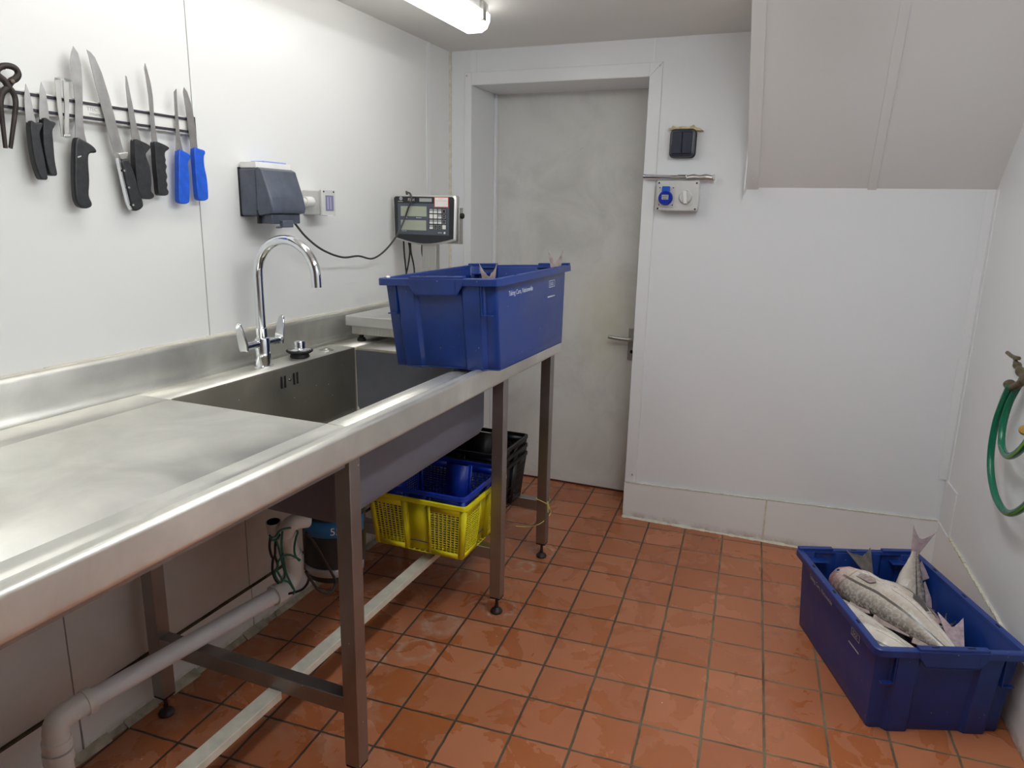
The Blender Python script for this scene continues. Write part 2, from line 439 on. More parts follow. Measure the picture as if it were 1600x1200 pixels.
def text(name, body, size, mat, parent, M4, align='LEFT', ext=.0002, sx=1.0):
    cu = bpy.data.curves.new(name, 'FONT'); cu.body = body; cu.size = size; cu.extrude = ext; cu.align_x = align
    cu.materials.append(M[mat]); o = bpy.data.objects.new(name, cu); COL.objects.link(o)
    o.parent = parent
    im = world_matrix(parent).inverted() if parent else Matrix.Identity(4)
    bpy.context.view_layer.update()
    me = bpy.data.meshes.new_from_object(o.evaluated_get(bpy.context.evaluated_depsgraph_get())); bpy.data.objects.remove(o)
    me.transform((im @ M4) @ Matrix.Diagonal((sx, 1, 1, 1)))
    o = bpy.data.objects.new(name, me); COL.objects.link(o); o.parent = parent
    if not me.materials: me.materials.append(M[mat])
    return o
def frame(orig, xd, yd):
    x = V3(xd).normalized(); y = V3(yd); y = (y-x*y.dot(x)).normalized(); z = x.cross(y)
    return Matrix(((x.x, y.x, z.x, orig[0]), (x.y, y.y, z.y, orig[1]), (x.z, y.z, z.z, orig[2]), (0, 0, 0, 1)))
def rrect(w, h, r, n=5):
    out = []
    for cx, cy, a0 in ((w/2-r, h/2-r, 0), (-w/2+r, h/2-r, 90), (-w/2+r, -h/2+r, 180), (w/2-r, -h/2+r, 270)):
        for k in range(n+1):
            a = math.radians(a0+90*k/n); out.append((cx+r*math.cos(a), cy+r*math.sin(a)))
    return out

# ------------------------------------------------------------------ the room
YF = -1.9       # wall behind the viewer
YB = 2.955; H = 1.968; YD = 3.22
def xr(y): return 2.082-.0684*(y-2.955)
f = MB().add([(-.2, YF-.1, 0), (2.7, YF-.1, 0), (2.7, 3.4, 0), (-.2, 3.4, 0)], [(0, 1, 2, 3)]).build('floor', 'floor'); struct(f)
struct(MB().box((-.1, YF, H), (2.6, YB+.05, H+.05)).build('ceiling', 'ceil'))
# left wall of three cladding sheets with thin joints, back wall with door opening, right wall running slightly askew
def wall_left():
    m = MB()
    ys = [YF, .25, 1.5, 2.75, YB+.02]
    for a, b in zip(ys[:-1], ys[1:]): m.box((-.06, a+.0016, .15), (0, b-.0016, H))
    struct(m.build('wall_left', 'wallleft'))
    struct(MB().box((-.08, YF, 0), (-.003, YB+.02, H)).build('trim_1', 'seam'))
wall_left()
# H-shaped joint strip near the corner and a quadrant bead in the corner
struct(MB().box((0, 2.742, .955), (.003, 2.775, H)).build('trim_2', 'trim', bevel=.001))
struct(MB().prism([(0, YB, .0), (.010, YB, .0), (.007, YB-.007, .0), (0, YB-.010, .0)], (0, 0, H)).build('trim_3', 'sealant'))
DX0, DX1, DZ = .106, .868, 1.83
def wall_back():
    m = MB()
    m.box((-.08, YB, .0), (DX0, YD+.05, H)); m.box((DX0, YB, DZ), (DX1, YD+.05, H)); m.box((DX1, YB, .0), (2.3, YD+.05, H))
    struct(m.build('wall_back', 'wall'))
    # joints above the door
    struct(MB().box((.100, YB-.0025, 1.881), (.128, YB, H)).box((.876, YB-.002, 1.881), (.886, YB, H)).build('trim_4', 'trim'))
wall_back()
def wall_right():
    n = V3((1, .0684, 0)).normalized()
    m = MB(); a = (xr(YF), YF); b = (xr(YB+.1), YB+.1)
    m.add([(a[0], a[1], 0), (b[0], b[1], 0), (b[0], b[1], H+.02), (a[0], a[1], H+.02), (a[0]+.1, a[1], 0), (b[0]+.1, b[1], 0), (b[0]+.1, b[1], H+.02), (a[0]+.1, a[1], H+.02)],
          [(0, 1, 2, 3), (4, 7, 6, 5), (0, 3, 7, 4), (1, 5, 6, 2), (0, 4, 5, 1), (3, 2, 6, 7)])
    struct(m.build('wall_right', 'wallr'))
wall_right()
struct(MB().box((-.1, YF-.06, 0), (2.7, YF, H)).build('wall_front', plain('grey_painted_wall', (.38, .37, .35), .6)))
# corner trim at the right and the low patch panel beside it
def on_right(px, py, off=0):
    d = rgt*((px-800)/FPX)+upv*(-(py-600)/FPX)+fwd; n = V3((1, .0684, 0))
    t = ((2.082-off+.0684*2.955)-n.dot(CAM))/n.dot(d); return CAM+d*t
def rightbox(y0, y1, z0, z1, t0, t1, name, mat):
    m = MB(); x = lambda y, o: xr(y)-o
    m.add([(x(y0, t0), y0, z0), (x(y1, t0), y1, z0), (x(y1, t0), y1, z1), (x(y0, t0), y0, z1), (x(y0, t1), y0, z0), (x(y1, t1), y1, z0), (x(y1, t1), y1, z1), (x(y0, t1), y0, z1)],
          [(0, 1, 2, 3), (4, 7, 6, 5), (0, 3, 7, 4), (1, 5, 6, 2), (0, 4, 5, 1), (3, 2, 6, 7)])
    return m.build(name, mat)
struct(rightbox(2.925, 2.953, .37, 1.416, 0, .004, 'trim_5', 'trim'))
struct(MB().box((2.052, YB-.004, .37), (2.09, YB, 1.416)).build('trim_6', 'trim'))
struct(rightbox(2.80, 2.953, .19, .372, 0, .005, 'trim_7', 'wallr'))
# door casing
def casing():
    a, b, t = .074, .106, .006
    m = MB()
    m.box((a, YB-t, .0), (b, YB, 1.881)); m.box((DX1, YB-t, .165), (.918, YB, 1.881)); m.box((b, YB-t, DZ), (DX1, YB, 1.881))
    o = struct(m.build('trim_8', 'trim', bevel=.0015))
    for (x, z) in ((.083, 1.868), (.906, 1.868), (.900, .20), (.083, .3)):
        MB().lathe((x, YB-t, z), (0, -1, 0), [(.004, 0), (.0035, .001), (0, .0013)], 12).build('screw', 'steellight', o)
    # mitre line
    MB().add([(DX1, YB-t-.0002, DZ), (.918, YB-t-.0002, 1.881), (.919, YB-t-.0002, 1.880), (DX1+.001, YB-t-.0002, DZ)], [(0, 1, 2, 3)]).build('mitre_joint', 'seam', o)
casing()
# door leaf in the recess
def door():
    o = struct(MB().box((.075, YD, .009), (DX1+.03, YD+.04, DZ+.05)).build('door_1', 'door', bevel=.003))
    h = MB().box((.786, YD-.008, .655), (.826, YD, .805)).build('handle_plate', 'galv', o, bevel=.003)
    m = MB(); p = [(.806, YD-.008, .757), (.806, YD-.045, .757), (.795, YD-.052, .757), (.76, YD-.053, .758), (.72, YD-.052, .761), (.705, YD-.047, .762)]
    m.tube(p, .009, 12, 5); m.build('door_handle', 'galv', h)
    MB().lathe((.806, YD-.008, .695), (0, -1, 0), [(.008, 0), (.008, .002), (0, .002)], 16).build('keyhole', 'hole', h)
    # stop bead on the jamb and dark red strip painting in the shaded gap under the door
    struct(MB().box((DX0, YD-.03, 0), (DX0+.014, YD, DZ)).build('trim_9', 'trim', bevel=.003))
    struct(MB().box((DX0, YD+.002, .0), (DX1, YD+.02, .010)).build('trim_10', plain('dark_red_gap_shade', (.10, .025, .02), .5)))
door()
# skirting: tall pale panels with sealant lines
def sk_panel(m, x0, x1, z0, z1, y, t=.012):
    m.add([(x0, y-t, 0), (x1, y-t, 0), (x1, y-t, z1), (x0, y-t, z0), (x0, y, 0), (x1, y, 0), (x1, y, z1), (x0, y, z0)],
          [(0, 1, 2, 3), (4, 7, 6, 5), (0, 3, 7, 4), (1, 5, 6, 2), (0, 4, 5, 1), (3, 2, 6, 7)])
m = MB(); sk_panel(m, .868, 1.458, .162, .181, YB); sk_panel(m, 1.464, 2.075, .181, .206, YB)
bb = struct(m.build('baseboard_back', 'skirt', bevel=.0015))
m = MB(); sk_panel(m, .872, 2.07, .1655, .2085, YB, .0135); sk_panel(m, .872, 2.07, .160, .203, YB, .003)
m2 = MB()
for i in range(60):
    xa = .872+1.2*i/60; za = .162+.0445*(xa-.868)/1.2; w = .0012+.0018*random.random()
    m2.box((xa, YB-.0135, za-w*.4), (xa+.0202, YB-.006, za+w))
m2.box((1.4575, YB-.0125, 0), (1.4645, YB-.004, .18))
m2.build('sealant_line', 'sealant', bb)
m2 = MB()
for i in range(60):
    xa = .868+1.2*i/60; w = .004+.006*random.random()
    m2.add([(xa, YB-.012, w), (xa+.0201, YB-.012, w*.9), (xa+.0201, YB-.012-w, 0), (xa, YB-.012-w, 0)], [(0, 1, 2, 3)])
m2.build('floor_bead', 'sealant', bb)
# left baseboard: stained panels below the bench
m = MB()
for a, b in ((YF, .35), (.354, .985), (.989, 1.575), (1.579, 2.25), (2.254, 2.95)):
    m.box((0, a, 0), (.013, b, .150))
bl = struct(m.build('baseboard_left', 'skirt', bevel=.0015))
m = MB()
for i in range(120):
    ya = YF+.1+(4.75)*i/120; w = .001+.0035*random.random(); m.box((.004, ya, .149), (.0145, ya+.042, .151+w))
m.build('sealant_line', plain('black_mould_line', (.085, .07, .045), .8, var=.5, scale=30), bl)
m = MB()
for i in range(100):
    ya = YF+.1+4.75*i/100; w = .010+.010*random.random()
    m.add([(.013, ya, w), (.013, ya+.048, w), (.013+w, ya+.048, 0), (.013+w, ya, 0)], [(0, 1, 2, 3)])
m.build('floor_bead', plain('dirty_cove_bead', (.40, .36, .28), .7, var=.4, scale=25), bl)
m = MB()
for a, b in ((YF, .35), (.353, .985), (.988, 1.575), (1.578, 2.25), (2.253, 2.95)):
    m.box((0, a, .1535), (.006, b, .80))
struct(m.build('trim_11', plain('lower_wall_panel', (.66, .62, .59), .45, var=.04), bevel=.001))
m = MB()
m.add([(xr(YF), YF, 0), (xr(2.95), 2.95, 0), (xr(2.95)-.008, 2.95, 0), (xr(YF)-.008, YF, 0), (xr(YF), YF, .185), (xr(2.95), 2.95, .205), (xr(2.95)-.008, 2.95, .205), (xr(YF)-.008, YF, .185)],
      [(0, 1, 2, 3), (4, 7, 6, 5), (0, 4, 5, 1), (1, 5, 6, 2), (2, 6, 7, 3), (3, 7, 4, 0)])
br = struct(m.build('baseboard_right', 'skirt', bevel=.0015))
m = MB()
for i in range(80):
    ya = -.5+3.3*i/80; z = .185+.02*(ya-YF)/4.85; w = .0015+.004*random.random()*(1 if ya > 2.2 else .5)
    m.box((xr(ya)-.010, ya, z-.001), (xr(ya)+.003, ya+.042, z+w))
m.build('sealant_line', 'sealant', br)

# sloping underside of the stairs, boxed in
def soffit():
    x0, x1 = 1.267, 2.2; k = 1.262
    z = lambda y: 1.416+(2.957-y)*k
    yt = 2.957-(H+.06-1.416)/k
    m = MB(); m.prism([(x0+.002, YB, 1.418), (x0+.002, yt, H+.06), (x0+.002, YB, H+.06)], (x1-x0, 0, 0))
    o = struct(m.build('ceiling_slope', 'soffit')); 
    nrm = V3((0, -k, -1)).normalized()
    def strip(xa, xb, t, nm, mat):
        p = [V3((xa, 2.957, 1.414)), V3((xb, 2.957, 1.414)), V3((xb, yt, z(yt))), V3((xa, yt, z(yt)))]
        q = MB().prism([a+nrm*.0 for a in p], nrm*t).build(nm, mat, o, bevel=.0006); return q
    strip(x0, x0+.043, .004, 'edge_trim', 'soffit')
    strip(1.683, 1.712, .0025, 'joint_strip', 'soffit')
    MB().box((x0-.003, YB-.09, 1.41), (x0+.001, YB, H)).build('side_edge', 'trim', o)
    MB().lathe((x0+.022, 2.925, z(2.925)-.004), nrm, [(.003, 0), (.003, .003), (0, .0035)], 10).build('screw', 'paper', o)
soffit()

# ------------------------------------------------------------------ ceiling batten lights
def batten(loc, label, mt='tube'):
    t = thing('ceiling_light', label, 'ceiling light', loc)
    LN = 1.5
    MB().box((-.05, -LN, -.035), (.05, 0, 0)).build('body', 'slate' if False else 'greyplastic', t, bevel=.004)
    pr = [(-.055, -.03), (-.055, -.05), (-.045, -.072), (-.025, -.083), (.025, -.083), (.045, -.072), (.055, -.05), (.055, -.03)]
    MB().loft([[V3((x*s, y, -.03+(z+.03)*s)) for x, z in pr] for y, s in ((-LN-.008, .82), (-LN, 1), (0, 1), (.012, .86))]).build('diffuser', mt, t, smooth=50)
    for s in (-1, 1):
        for y in (-.06, -LN+.06):
            MB().box((s*.050-.006, y-.012, -.062), (s*.060+.004*s if s > 0 else s*.060, y+.012, -.006)).build('clip', 'steellight', t, bevel=.002)
    return t
batten((.405, 2.345, H), 'long lit ceiling light above the steel bench, its far end in view')
batten((1.50, 1.95, H), 'long lit ceiling light over the open floor in front of the sloping soffit', 'tube2')

# ------------------------------------------------------------------ steel bench with sink
TZ = .856; TX = .70; TY0, TY1 = -.75, 2.483
SX0, SX1, SY0, SY1 = .138, .592, 1.222, 1.992
bench = thing('sink_bench', 'long stainless steel bench with a deep square sink set along the left wall', 'sink bench', (.35, 1.2, 0))
def bench_build():
    # cross-section (x,z) swept along y: upstand, deck, raised front roll, apron
    cs = [(.004, .955), (.016, .953), (.020, .944), (.020, .880), (.024, .866), (.034, TZ), ]
    front = [(.640, TZ), (.644, TZ+.0006), (.656, TZ+.0070), (.672, TZ+.0150), (.680, TZ+.0178)]+[(.6915+.009*math.sin(a), TZ+.0095+.009*math.cos(a)) for a in [math.radians(q) for q in range(-20, 91, 11)]]+[(.7005, TZ+.008), (.7005, .822), (.7005, .816), (.700, .812), (.697, .808), (.694, .8075), (.676, .8075)]
    m = MB()
    def sweep(pts, y0, y1):
        a = [(x, y0, z) for x, z in pts]; b = [(x, y1, z) for x, z in pts]; n = len(pts)
        m.add(a+b, [(i, i+1, n+i+1, n+i) for i in range(n-1)])
    sweep(cs, TY0, TY1); sweep(front, TY0, TY1)
    xs = [.034, SX0, SX1, .640]; ys = [TY0, SY0, SY1, TY1]
    for i in range(3):
        for j in range(3):
            if i == 1 and j == 1: continue
            m.add([(xs[i], ys[j], TZ), (xs[i+1], ys[j], TZ), (xs[i+1], ys[j+1], TZ), (xs[i], ys[j+1], TZ)], [(0, 1, 2, 3)])
    # end faces
    prof = cs+front+[(.676, .82), (.004, .82)]
    m.add([(x, TY1, z) for x, z in prof], [tuple(range(len(prof)))])
    m.add([(x, TY1, z) for x, z in ((.004, .808), (.676, .808), (.676, .84), (.004, .84))], [(0, 1, 2, 3)])
    top = m.build('worktop', 'steel', bench, world=True, smooth=30)
    md = top.modifiers.new('thickness', 'SOLIDIFY'); md.thickness = .0015; md.offset = -1
    # sealant behind the upstand
    m = MB()
    for i in range(90):
        ya = TY0+.03+3.2*i/90; w = .002+.002*random.random(); m.box((0, ya, .953), (.007, ya+.0358, .955+w))
    m.build('sealant_line', plain('cream_sealant', (.74, .70, .60), .5, var=.1), bench, world=True)
    # bowl: inner skin
    zb = .635
    def ring(x0, x1, y0, y1, r, z):
        w, h = x1-x0, y1-y0; return [((x0+x1)/2+a, (y0+y1)/2+b, z) for a, b in rrect(w, h, r, 5)]
    m = MB()
    R = [ring(SX0, SX1, SY0, SY1, .012, TZ+.0005), ring(SX0+.002, SX1-.002, SY0+.002, SY1-.002, .012, TZ-.003), ring(SX0+.004, SX1-.004, SY0+.004, SY1-.004, .014, zb+.02), ring(SX0+.012, SX1-.012, SY0+.012, SY1-.012, .012, zb+.004), ring(SX0+.03, SX1-.03, SY0+.03, SY1-.03, .012, zb)]
    m.loft(R, cap=False); m.add(R[-1], [tuple(range(len(R[-1])))])
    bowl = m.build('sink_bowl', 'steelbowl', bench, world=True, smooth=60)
    # outer painted skin of the bowl
    m = MB(); a = .016
    R = [ring(SX0-a, .622, SY0-a, 1.985+.001, .012, .85), ring(SX0-a, .622, SY0-a, 1.985, .012, .65), ring(SX0-a+.012, .612, SY0-a+.012, 1.973, .012, .628)]
    m.loft(R, cap=False); m.add(R[-1], [tuple(range(len(R[-1])))])
    m.build('bowl_casing', plain('grey_sound_deadening_coat', (.17, .18, .225), .5, .3, var=.06, scale=30, bmp=.1), bowl, world=True, smooth=60)
    # rim highlight strip and overflow slots
    m = MB()
    for y in (1.612, 1.627, 1.667, 1.682): m.box((SX0+.0035, y, .797), (SX0+.0055, y+.006, .832))
    m.build('overflow_slots', 'hole', bowl, world=True, bevel=.0005)['kind'] = 'stuff'
    MB().lathe((SX0+.004, 1.650, .815), (1, 0, 0), [(.005, 0), (.004, .003), (0, .004)], 12).build('overflow_screw', 'chrome', bowl, world=True)
    dr = MB().lathe((.36, 1.60, zb), (0, 0, 1), [(.055, 0), (.055, .003), (.045, .001), (.04, .0005), (0, .0005)], 28).build('drain_ring', 'steellight', bowl, world=True)
    # legs and frames
    def leg(x, y, foot=True):
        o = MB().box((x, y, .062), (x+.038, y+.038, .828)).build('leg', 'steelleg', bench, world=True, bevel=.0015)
        cx, cy = x+.019, y+.019
        p = MB().box((x+.001, y+.001, .056), (x+.037, y+.037, .064)).build('leg_cap', 'rubber', o, world=True, bevel=.001)
        MB().cyl((cx, cy, .03), (cx, cy, .058), .005).lathe((cx, cy, 0), (0, 0, 1), [(.019, 0), (.0205, .005), (.017, .012), (.010, .016), (.0065, .019), (.0065, .030), (0, .030)], 20).build('foot', 'iron', o, world=True)
    for y in (.0, 1.158, 1.972, 2.412):
        leg(.652, y); leg(.055, y)
        MB().box((.093, y+.001, .197), (.652, y+.037, .238)).build('crossbar', 'steelleg', bench, world=True, bevel=.0015)
    for a, b in ((.038, 1.158), (1.196, 1.972)):
        MB().box((.441, a, .182), (.479, b, .202)).build('floor_rail', 'bar', bench, world=True, bevel=.001)
    MB().box((.441, 2.010, .20), (.479, 2.412, .238)).build('floor_rail', 'bar', bench, world=True, bevel=.001)
    # top side rails
    MB().box((.655, .05, .795), (.685, 1.15, .812)).build('apron_rail', 'steelleg', bench, world=True)
bench_build()

# ------------------------------------------------------------------ mixer tap
def tap():
    t = thing('mixer_tap', 'chrome swan-neck mixer tap with two lever handles on the bench behind the sink', 'tap', (.075, 1.62, TZ))
    MB().lathe((0, 0, 0), (0, 0, 1), [(.029, 0), (.029, .003), (.0235, .005), (.0225, .02), (.0225, .080), (.021, .084), (.0165, .086), (.0165, .112), (.015, .114), (0, .114)], 32).build('body', 'chrome', t)
    P = [(0, 0, .10), (0, 0, .17), (0, 0, .265)]
    for k in range(1, 15):
        a = PI-PI*1.02*k/14; P.append((.10+.10*math.cos(a), 0, .265+.10*math.sin(a)))
    e = V3(P[-1]); P.append((e.x+.0005, 0, e.z-.018))
    MB().tube(P, .0135, 20, 3).build('spout', 'chrome', t)
    for s in (-1, 1):
        h = MB()
        h.cyl((0, s*.016, .068), (0, s*.045, .068), .011).cyl((0, s*.045, .068), (0, s*.047, .068), .0098).cyl((0, s*.047, .068), (0, s*.078, .068), .0115)
        hb = h.build('handle', 'chrome', t)
        # lever blade: flat tongue rising beyond the hub
        prof = [(.000, .055), (.014, .055), (.016, .075), (.012, .118), (.008, .135), (0, .141), (-.008, .135), (-.012, .118), (-.015, .075), (-.014, .055)]
        m = MB(); m.prism([(x, s*(.070+max(0, z-.07)*.25), z) for x, z in prof], (0, s*.007, 0))
        m.build('lever', 'chrome', hb, bevel=.002)
tap()
def plug():
    t = thing('sink_stopper', 'steel and black rubber sink stopper standing behind the sink beside the tap', 'sink stopper', (.085, 1.772, TZ))
    MB().lathe((0, 0, 0), (0, 0, 1), [(.026, 0), (.030, .003), (.027, .012), (.034, .015), (.040, .019), (.041, .022), (.038, .025), (0, .025)], 32).build('rubber_flange', 'rubber', t)
    MB().lathe((0, 0, 0), (0, 0, 1), [(.0385, .022), (.034, .027), (.024, .030), (.019, .031), (.0175, .036), (.0185, .048), (.0165, .052), (.010, .0535), (0, .054)], 32).build('steel_cap', 'chrome', t)
plug()
tag(MB().lathe((0, 0, 0), (0, 0, 1), [(.024, 0), (.023, .002), (.013, .004), (.011, .007), (.006, .0085), (0, .009)], 28).build('hole_cap', 'steellight', loc=None), 'small round steel cap covering a hole in the bench near the scale', 'hole cap').location = (.086, 1.905, TZ)

# ------------------------------------------------------------------ weighing scale
def scale():
    y0 = 2.070
    t = thing('weighing_scale', 'steel bench scale with keypad display on a column at the end of the sink', 'weighing scale', (.2, 2.25, TZ))
    MB().box((.046, y0, .912), (.350, 2.425, .948)).build('platform', 'platform', t, world=True, bevel=.003)
    MB().box((.062, y0+.014, .882), (.334, 2.41, .912)).build('base', 'galv', t, world=True, bevel=.002)
    for x in (.088, .31):
        for y in (y0+.035, 2.385):
            MB().lathe((x, y, TZ), (0, 0, 1), [(.014, 0), (.016, .004), (.013, .012), (.008, .015), (.008, .028), (0, .028)], 18).build('foot', 'rubber', t, world=True)
    yc = 2.450
    c = MB().box((.140, yc, .885), (.200, yc+.03, 1.24)).build('column', 'galv', t, world=True, bevel=.002)
    MB().box((.120, 2.405, .882), (.220, 2.478, .892)).build('column_foot', 'galv', c, world=True)
    # display head
    yd = 2.437
    X0, X1, Z1 = .022, .290, 1.3635
    def outline(inset, y):
        x0, x1 = X0+inset, X1-inset; zt = Z1-inset; zb = 1.200+inset
        r = .010; out = []
        for k in range(5):
            a = PI-PI/2*k/4; out.append((x0+r+r*math.cos(a), y, zt-r+r*math.sin(a)))
        for k in range(5):
            a = PI/2-PI/2*k/4; out.append((x1-r+r*math.cos(a), y, zt-r+r*math.sin(a)))
        for k in range(11):
            u = k/10; x = x1-.003-(x1-x0-.006)*u; out.append((x, y, zb-.021*math.sin(PI*min(1, max(0, u)))))
        return out
    hd = MB().loft([outline(.006, yd), outline(.0, yd+.006), outline(.0, yd+.030), outline(.012, yd+.045)]).build('display_housing', 'platform', t, world=True, smooth=30)
    fp = MB().prism(outline(.006, yd-.001), (0, .003, 0)).build('front_panel', plain('dark_display_fascia', (.022, .025, .028), .3), hd, world=True)
    def px(u, v): # u,v in pixels of the close view of the display, 75..1430 x 70..1000
        return X0+.004+(u-65)/(1430-65)*(X1-X0-.008), 1.359-(v-75)/(1010-75)*.157
    def rect(u0, v0, u1, v1, d, nm, mat, par=fp, bev=0):
        a = px(u0, v0); b = px(u1, v1)
        return MB().box((a[0], yd-.001-d, b[1]), (b[0], yd, a[1])).build(nm, mat, par, world=True, bevel=bev)
    rect(160, 232, 1310, 915, .0006, 'grey_surround', 'panelmid')
    rect(230, 295, 815, 515, .0010, 'display_window', 'lcd'); rect(230, 600, 805, 822, .0010, 'display_window', 'lcd')
    rect(655, 118, 930, 195, .0008, 'model_plate', 'silver')
    rect(985, 90, 1300, 310, .0008, 'label_border', 'red'); rect(1000, 100, 1285, 295, .0012, 'label', 'paper')
    rect(1080, 118, 1180, 135, .0014, 'label_line', 'pink'); rect(1020, 160, 1260, 178, .0014, 'label_line', 'pink'); rect(1020, 205, 1070, 215, .0014, 'label_line', 'pink'); rect(1020, 240, 1070, 250, .0014, 'label_line', 'pink')
    kp = rect(862, 335, 1250, 790, .0008, 'keypad', 'black')
    for r in range(4):
        for c_ in range(4):
            u = 918+c_*95; v = 395+r*115
            whitekey = not (c_ == 3 and r < 3) and not (r == 3 and c_ in (1, 2))
            if whitekey:
                rect(u-38, v-50, u+38, v+42, .0012, 'key', 'silver', kp); rect(u-38, v+2 if (r, c_) not in ((1, 0), (1, 1), (3, 3)) else v-50, u+38, v+42, .0016, 'key', 'paper', kp)
            else:
                rect(u-36, v-46, u+36, v+42, .0012, 'key', 'silver', kp); rect(u-27, v-37, u+27, v+33, .0016, 'key', 'black', kp)
                if r: rect(u-9, v-8, u+9, v+6, .0019, 'key', 'silver', kp)
    yt = yd-.0018
    def tx(s, u, v, size, mat='paper', al='LEFT'):
        a = px(u, v); text('lettering', s, size, mat, fp, frame((a[0], yt, a[1]), (1, 0, 0), (0, 0, 1)), al)
    tx('FXH', 395, 185, .015, 'paper')
    rect(170, 186, 275, 204, .0010, 'maker_print', 'silver')
    tx('kg', 350, 555, .006); tx('PRODUCT', 580, 555, .005); tx('zero  net', 255, 850, .005); tx('service', 1065, 868, .006)
    a = px(235, 130); MB().lathe((a[0], yt+.001, a[1]), (0, -1, 0), [(.007, 0), (.007, .001), (.003, .0012), (0, .0012)], 20).build('emblem', 'silver', fp, world=True)
    a = px(1212, 860); MB().lathe((a[0], yt+.001, a[1]), (0, -1, 0), [(.004, 0), (.004, .001), (0, .001)], 16).build('emblem', 'paper', fp, world=True)
    # U bracket holding the head
    bk = MB().box((X1+.001, yd+.018, 1.188), (X1+.006, yd+.048, 1.32)).box((.10, yd+.044, 1.186), (X1+.006, yd+.048, 1.206)).build('bracket', 'galv', hd, world=True, bevel=.001)
    MB().lathe((X1+.006, yd+.033, 1.290), (1, 0, 0), [(.010, 0), (.011, .006), (.009, .010), (0, .010)], 16).build('bracket_knob', 'rubber', bk, world=True)
    # short cables under the head
    for p in ([(.055, yd+.02, 1.20), (.057, yd+.02, 1.15), (.064, yd+.02, 1.08), (.085, yd+.0, .98), (.07, yd+.02, .93)],
              [(.075, yd+.02, 1.20), (.082, yd+.02, 1.15), (.072, yd+.02, 1.09), (.066, yd, 1.02), (.10, yd-.01, .97)],
              [(.082, yd+.025, 1.20), (.086, yd+.022, 1.15), (.100, yd+.02, 1.09), (.115, yd, 1.0)],
              [(.136, yd+.03, 1.20), (.130, yd+.03, 1.17), (.132, yd+.03, 1.14), (.142, yd+.03, 1.12)]):
        MB().tube(p, .0032, 8).build('cable', 'rubber', hd, world=True)
scale()

# ------------------------------------------------------------------ wall sockets on the left
def socket():
    t = thing('double_socket', 'dark slate weatherproof double socket on the left wall above the tap', 'socket', (0, 1.75, 1.35))
    MB().box((0, 1.649, 1.283), (.066, 1.805, 1.414)).build('back_box', 'slate', t, world=True, bevel=.006)
    g = MB().box((-.001, 1.6475, 1.281), (.004, 1.806, 1.416)).build('gasket', 'rubber', t, world=True, bevel=.001)
    for z in (1.370, 1.325):
        MB().lathe((.034, 1.650, z), (0, -1, 0), [(.012, 0), (.012, .0012), (.010, .0012), (.010, .0004), (.004, .0004), (.004, .0012), (0, .0012)], 24).build('knockout', 'slate', t, world=True)
    # flared lid hinged at the top
    def sec(y, s=0):
        return [(.069, y, 1.413), (.075, y, 1.4155), (.090, y, 1.409), (.118-s, y, 1.335), (.124-s, y, 1.305), (.120-s, y, 1.292), (.074, y, 1.284), (.069, y, 1.30)]
    MB().loft([sec(1.640, .006), sec(1.645), sec(1.782), sec(1.787, .006)]).build('lid', 'slate', t, world=True, bevel=.002, smooth=40)
    MB().box((.066, 1.652, 1.262), (.108, 1.776, 1.290)).build('latch_flap', 'slate', t, world=True, bevel=.003)
    MB().box((.066, 1.640, 1.262), (.072, 1.653, 1.30)).build('seal', 'rubber', t, world=True)
    MB().box((.106, 1.685, 1.252), (.120, 1.730, 1.272)).box((.108, 1.664, 1.250), (.113, 1.69, 1.256)).build('latch', 'slate', t, world=True, bevel=.004)
socket()
def pad():
    t = thing('flat_box', 'flat white box with a blue top edge lying on the dark double socket', 'box', (.03, 1.72, 1.414))
    MB().box((.006, 1.652, 1.4145), (.062, 1.800, 1.4305)).build('box_body', 'paper', t, world=True, bevel=.001)
    MB().box((.012, 1.690, 1.4306), (.058, 1.785, 1.4350)).build('blue_card', plain('pale_blue_card', (.30, .38, .72), .5), t, world=True)
pad()
def spur():
    t = thing('isolator_switch', 'pale grey isolator box with a clear window on the left wall beside the socket', 'switch', (0, 1.96, 1.32))
    MB().box((0, 1.925, 1.287), (.070, 1.993, 1.3635)).build('box_body', 'greyplastic', t, world=True, bevel=.004)
    MB().box((.070, 1.9225, 1.285), (.0785, 1.994, 1.3655)).build('front_cover', 'greyplastic', t, world=True, bevel=.002)
    w = MB().box((.078, 1.941, 1.300), (.0795, 1.982, 1.348)).build('window', plain('tinted_window', (.24, .24, .38), .15), t, world=True)
    MB().box((.0795, 1.949, 1.305), (.0803, 1.954, 1.343)).box((.0795, 1.963, 1.305), (.0803, 1.968, 1.343)).build('switch_rib', plain('pale_mauve', (.42, .40, .55), .3), w, world=True)
    for y in (1.933, 1.984): MB().lathe((.0785, y, 1.359), (1, 0, 0), [(.003, 0), (.003, .001), (0, .001)], 12).build('screw', 'iron', t, world=True)
    MB().cyl((.036, 1.806, 1.327), (.036, 1.925, 1.327), .0105).cyl((.036, 1.89, 1.327), (.036, 1.925, 1.327), .0155).build('conduit', 'white', t, world=True)
    MB().box((.0785, 1.945, 1.284), (.081, 1.975, 1.288)).build('catch', 'white', t, world=True)
spur()
def power_cable():
    P = [on('x', .10, 455, 340), on('x', .10, 463, 352), on('x', .095, 480, 372), on('x', .09, 505, 391), on('x', .085, 535, 402), on('x', .08, 560, 400), on('x', .075, 582, 404), on('x', .075, 602, 391), on('x', .072, 620, 368)]
    yd = 2.424
    P += [on('y', yd, 631, 345), on('y', yd, 638, 325), on('y', yd, 643, 312), on('y', yd+.006, 641, 303), on('y', 2.455, 637, 301), on('y', 2.49, 636, 304), V3((.10, 2.492, 1.25))]
    m = MB().tube(P, .0034, 10, 6); o = m.build('power_cable', 'cable', loc=(.09, 2.1, 1.15))
    tag(o, 'grey-black cable swinging from the dark socket over the scale display', 'cable')
power_cable()

